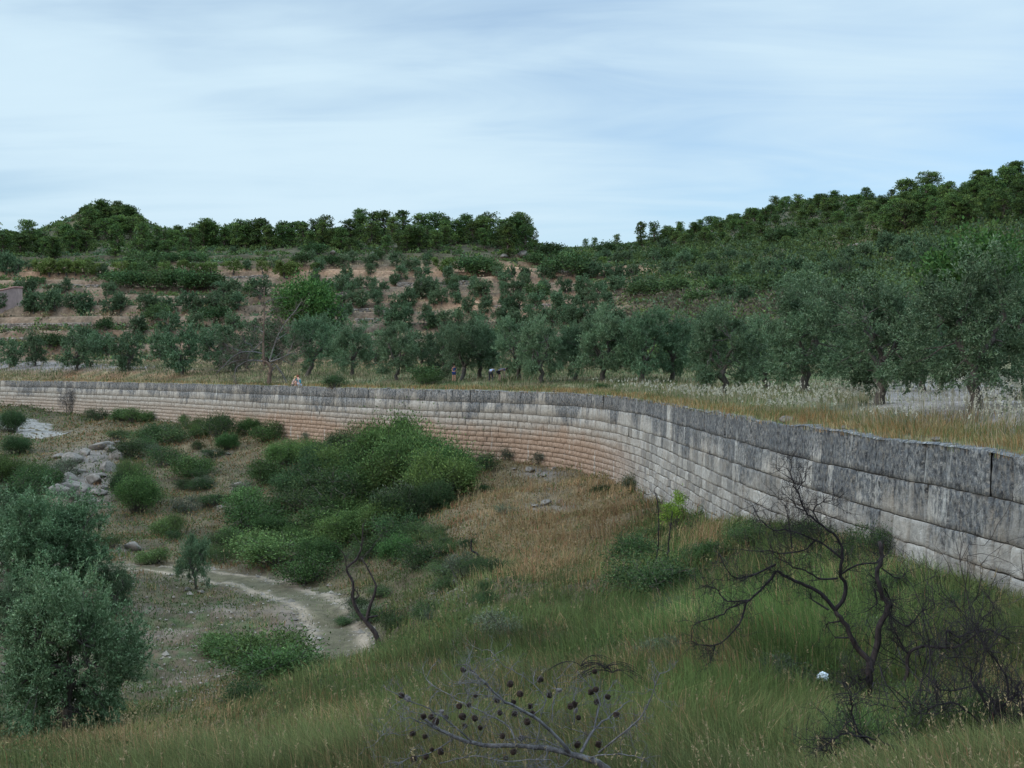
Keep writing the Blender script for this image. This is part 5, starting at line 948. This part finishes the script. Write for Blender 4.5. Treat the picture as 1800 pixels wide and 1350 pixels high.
cones = [(807, 455), (1020, 520), (1065, 565), (790, 620), (832, 615), (865, 575), (960, 596), (1035, 602), (1110, 620), (805, 667), (815, 710), (664, 668), (684, 690), (627, 667), (730, 670), (860, 675), (885, 718), (635, 757), (585, 858), (640, 847), (706, 826), (665, 818), (1042, 655), (973, 650), (1097, 690), (985, 755), (1070, 765), (1000, 856), (1035, 826), (1155, 500), (1198, 570), (1402, 463), (1384, 556), (1407, 545), (1412, 602), (1310, 612), (1292, 622), (1328, 672), (1500, 660), (1325, 795), (1420, 793), (1462, 578), (1120, 655), (530, 572), (580, 745)]
for i, (x, y) in enumerate(cones + [(710, 643), (1240, 548), (548, 580), (560, 588), (1318, 640)]):
    cl = i >= len(cones); px_, py_ = m6(x, y); dd = DF + rng.uniform(-.25, .25); c = np.array([(px_ - CXP) / F * dd, dd, CZ - (py_ - HY) / F * dd]) - np.array(fp.location)
    o = link('pine_cone', CONC if cl else CONO, fp, c, 0, rng.uniform(.52, .78)); o.rotation_euler = (rng.uniform(-1.6, 1.6), rng.uniform(-1.6, 1.6), rng.uniform(0, 6.28))
# white plastic bag
p = hitv(1446, 1212); a = Acc(); bm = bmesh.new(); bmesh.ops.create_icosphere(bm, subdivisions=4, radius=1.0); v = np.array([q.co[:] for q in bm.verts]); f = [[q.index for q in w.verts] for w in bm.faces]; bm.free()
nn = fbm(v[:, 0] * 2.2 + 5, v[:, 2] * 2.2 + v[:, 1], 201, 3); cr2 = np.abs(fbm(v[:, 0] * 4 + v[:, 1] * 3, v[:, 2] * 4 - v[:, 1] * 2, 205, 3) - .5); s_ = 9.5 * p[1] / F
v = v * (.62 + .75 * nn + cr2 * 1.3 - .15)[:, None] * np.array([s_, s_ * .7, s_ * .85]) ; a.add(v, t=f)
M_BAG, n_, l_, out_ = nt('white_plastic'); principled(n_, l_, out_, (.62, .66, .68), .45, .4)
o = a.build('plastic_bag', M_BAG, loc=(p[0], p[1], p[2] + s_ * 1.3 + .06), smooth=True); tag(o, 'crumpled white plastic bag lying in the grass by the burnt tree', 'plastic bag')

# ------------------------------------------------------------------ people
def skin(name, J, E, mat, parent, lvl=2):
    me = bpy.data.meshes.new(name); ks = list(J); me.from_pydata([J[k][0] for k in ks], [(ks.index(a_), ks.index(b_)) for a_, b_ in E], []); o = link(name, me, parent)
    sm = o.modifiers.new('Skin', 'SKIN'); sv = me.skin_vertices[0].data
    for i, k in enumerate(ks): r_ = J[k][1]; sv[i].radius = (r_, r_) if not isinstance(r_, tuple) else r_; sv[i].use_root = (i == 0)
    o.modifiers.new('Sub', 'SUBSURF').levels = lvl; o.modifiers['Sub'].render_levels = lvl; me.materials.append(mat); return o
def person(loc, rz, pose, top, bottom, hair, label, skin_c=(.42, .24, .18), s=1.0, long_leg=False):
    r = empty('person', loc, rz, s); tag(r, label, 'person'); V = lambda *t: np.array(t, float)
    hip = pose['hip']; ch = pose['chest']; nk = ch + unit(ch - hip) * .12; hd_ = nk + pose.get('headdir', unit(ch - hip)) * .17; up = unit(ch - hip); sx_ = V(0, 1, 0)
    J = {'pel': (hip, .12), 'belly': ((hip + ch) / 2, .115), 'chest': (ch, .13), 'neck': (nk, .055), 'head': (hd_, .095), 'crown': (hd_ + pose.get('headdir', up) * .08, .075)}
    E = [('pel', 'belly'), ('belly', 'chest'), ('chest', 'neck'), ('neck', 'head'), ('head', 'crown')]
    J['nose'] = (hd_ + pose.get('face', V(1, 0, 0)) * .115, .014); E.append(('head', 'nose'))
    T = {'pel': (hip, .132), 'belly': ((hip + ch) / 2, .13), 'chest': (ch, .145)}; TE = [('pel', 'belly'), ('belly', 'chest')]; B = {'pel': (hip, .137)}; BE = []
    for sgn, sd in ((1, 'l'), (-1, 'r')):
        hp = hip + sx_ * .09 * sgn + V(0, 0, -.05); kn = pose['knee' + sd]; ft = pose['foot' + sd]; J['hip' + sd] = (hp, .085); J['kn' + sd] = (kn, .055); J['an' + sd] = (ft + V(0, 0, .07), .038); J['toe' + sd] = (ft + V(.15, 0, .03), .03)
        E += [('pel', 'hip' + sd), ('hip' + sd, 'kn' + sd), ('kn' + sd, 'an' + sd), ('an' + sd, 'toe' + sd)]; B['hip' + sd] = (hp, .1); km = hp * .35 + kn * .65; B['km' + sd] = (km, .085); BE += [('pel', 'hip' + sd), ('hip' + sd, 'km' + sd)]
        if long_leg: B['kn' + sd] = (kn, .07); B['an' + sd] = (ft + V(0, 0, .12), .055); BE += [('km' + sd, 'kn' + sd), ('kn' + sd, 'an' + sd)]
        sh = ch + sx_ * .17 * sgn + up * .05; el = pose['elb' + sd]; ha = pose['hand' + sd]; J['sh' + sd] = (sh, .05); J['el' + sd] = (el, .036); J['wr' + sd] = (ha, .026); fd = unit(ha - el); pm = ha + fd * .07; J['pm' + sd] = (pm, .03)
        E += [('chest', 'sh' + sd), ('sh' + sd, 'el' + sd), ('el' + sd, 'wr' + sd), ('wr' + sd, 'pm' + sd)]; T['sh' + sd] = (sh, .064); T['um' + sd] = (sh * .5 + el * .5, .055); TE += [('chest', 'sh' + sd), ('sh' + sd, 'um' + sd)]
        for q in range(4): J[f'f{q}{sd}'] = (pm + fd * (.07 + .01 * (q in (1, 2))) + V(0, (q - 1.5) * .02, -.01), .008); E.append(('pm' + sd, f'f{q}{sd}'))
        J['th' + sd] = (ha + fd * .05 + V(.045, 0, 0), .009); E.append(('wr' + sd, 'th' + sd))
    mk = lambda n_, c_: mat_plain(n_, c_, .8, 30)
    skin('body', J, E, mk('skin', skin_c), r); skin('shirt', T, TE, mk('shirt_cloth', top), r); skin('trousers' if long_leg else 'shorts', B, BE, mk('trouser_cloth', bottom), r)
    hd2 = pose.get('headdir', up); a = Acc(); bm = bmesh.new(); bmesh.ops.create_icosphere(bm, subdivisions=3, radius=.112); v = np.array([q.co[:] for q in bm.verts]); f = [[q.index for q in w.verts] for w in bm.faces]; bm.free()
    fc = unit(pose.get('face', V(1, 0, 0))); push = np.maximum(v @ fc - .03, 0)[:, None] * fc * .9; a.add(v - push + hd_ + hd2 * .045 - fc * .02, t=f); a.build('hair', mk('hair', hair), r, smooth=True)
    return r
V = lambda *t: np.array(t, float)
stand = dict(hip=V(0, 0, .92), chest=V(.06, 0, 1.32), kneel=V(.03, .1, .5), kneer=V(.03, -.1, .5), footl=V(0, .11, 0), footr=V(0, -.11, 0), elbl=V(.1, .24, 1.1), elbr=V(.1, -.24, 1.1), handl=V(.32, .18, 1.15), handr=V(.32, -.18, 1.15))
bend = dict(hip=V(-.1, 0, .86), chest=V(.3, 0, 1.02), kneel=V(.04, .13, .48), kneer=V(.04, -.13, .48), footl=V(0, .17, 0), footr=V(0, -.17, 0), elbl=V(.36, .2, .74), elbr=V(.36, -.2, .74), handl=V(.42, .12, .5), handr=V(.42, -.12, .5), headdir=V(.95, 0, -.2), face=V(.2, 0, -1))
sit = dict(hip=V(0, 0, .12), chest=V(.14, 0, .52), kneel=V(.30, .13, .40), kneer=V(.30, -.13, .40), footl=V(.40, .13, 0), footr=V(.40, -.13, 0), elbl=V(.24, .24, .33), elbr=V(.24, -.24, .33), handl=V(.42, .1, .38), handr=V(.42, -.1, .38), headdir=V(.55, 0, .85), face=V(.85, 0, -.5))
def stand_at(x, y): return hith(x, y)
p = stand_at(798, 671); person((p[0], p[1], p[2]), R(80), stand, (.02, .05, .13), (.015, .03, .12), (.05, .03, .02), 'person in blue shirt and dark blue shorts standing under the olives', (.45, .22, .15), 31 * p[1] / F / 1.66)
p = stand_at(863, 672); person(p, R(75), bend, (.22, .27, .38), (.03, .03, .035), (.04, .03, .025), 'person in pale grey-blue shirt bending down among the olives', (.3, .2, .15), 24 * p[1] / F / 1.12, True)
p = stand_at(878, 672); person(p, R(20), bend, (.03, .045, .10), (.008, .008, .01), (.02, .015, .01), 'person in dark blue top and black shorts bending beside the grey shirt', (.2, .13, .1), 25 * p[1] / F / 1.12)
def on_wall(px):
    th = math.atan((px - CXP) / F); s = np.interp(th, WTH[::-1], WS[::-1]); x, y, nx, ny = wallpt(s); return float(x - nx * .3), float(y - ny * .3), .02, math.atan2(float(ny), float(nx))
x_, y_, z_, _ = on_wall(521); person((x_, y_, z_), R(140), sit, (.01, .16, .20), (.25, .28, .32), (.14, .04, .02), 'person in teal shirt with reddish hair sitting on the wall top', (.5, .26, .2), .95)
x_, y_, z_, _ = on_wall(508); person((x_, y_, z_), R(20), sit, (.34, .24, .20), (.2, .15, .13), (.42, .27, .12), 'smaller fair-haired person in light clothes sitting beside the teal shirt', (.5, .3, .22), .85)
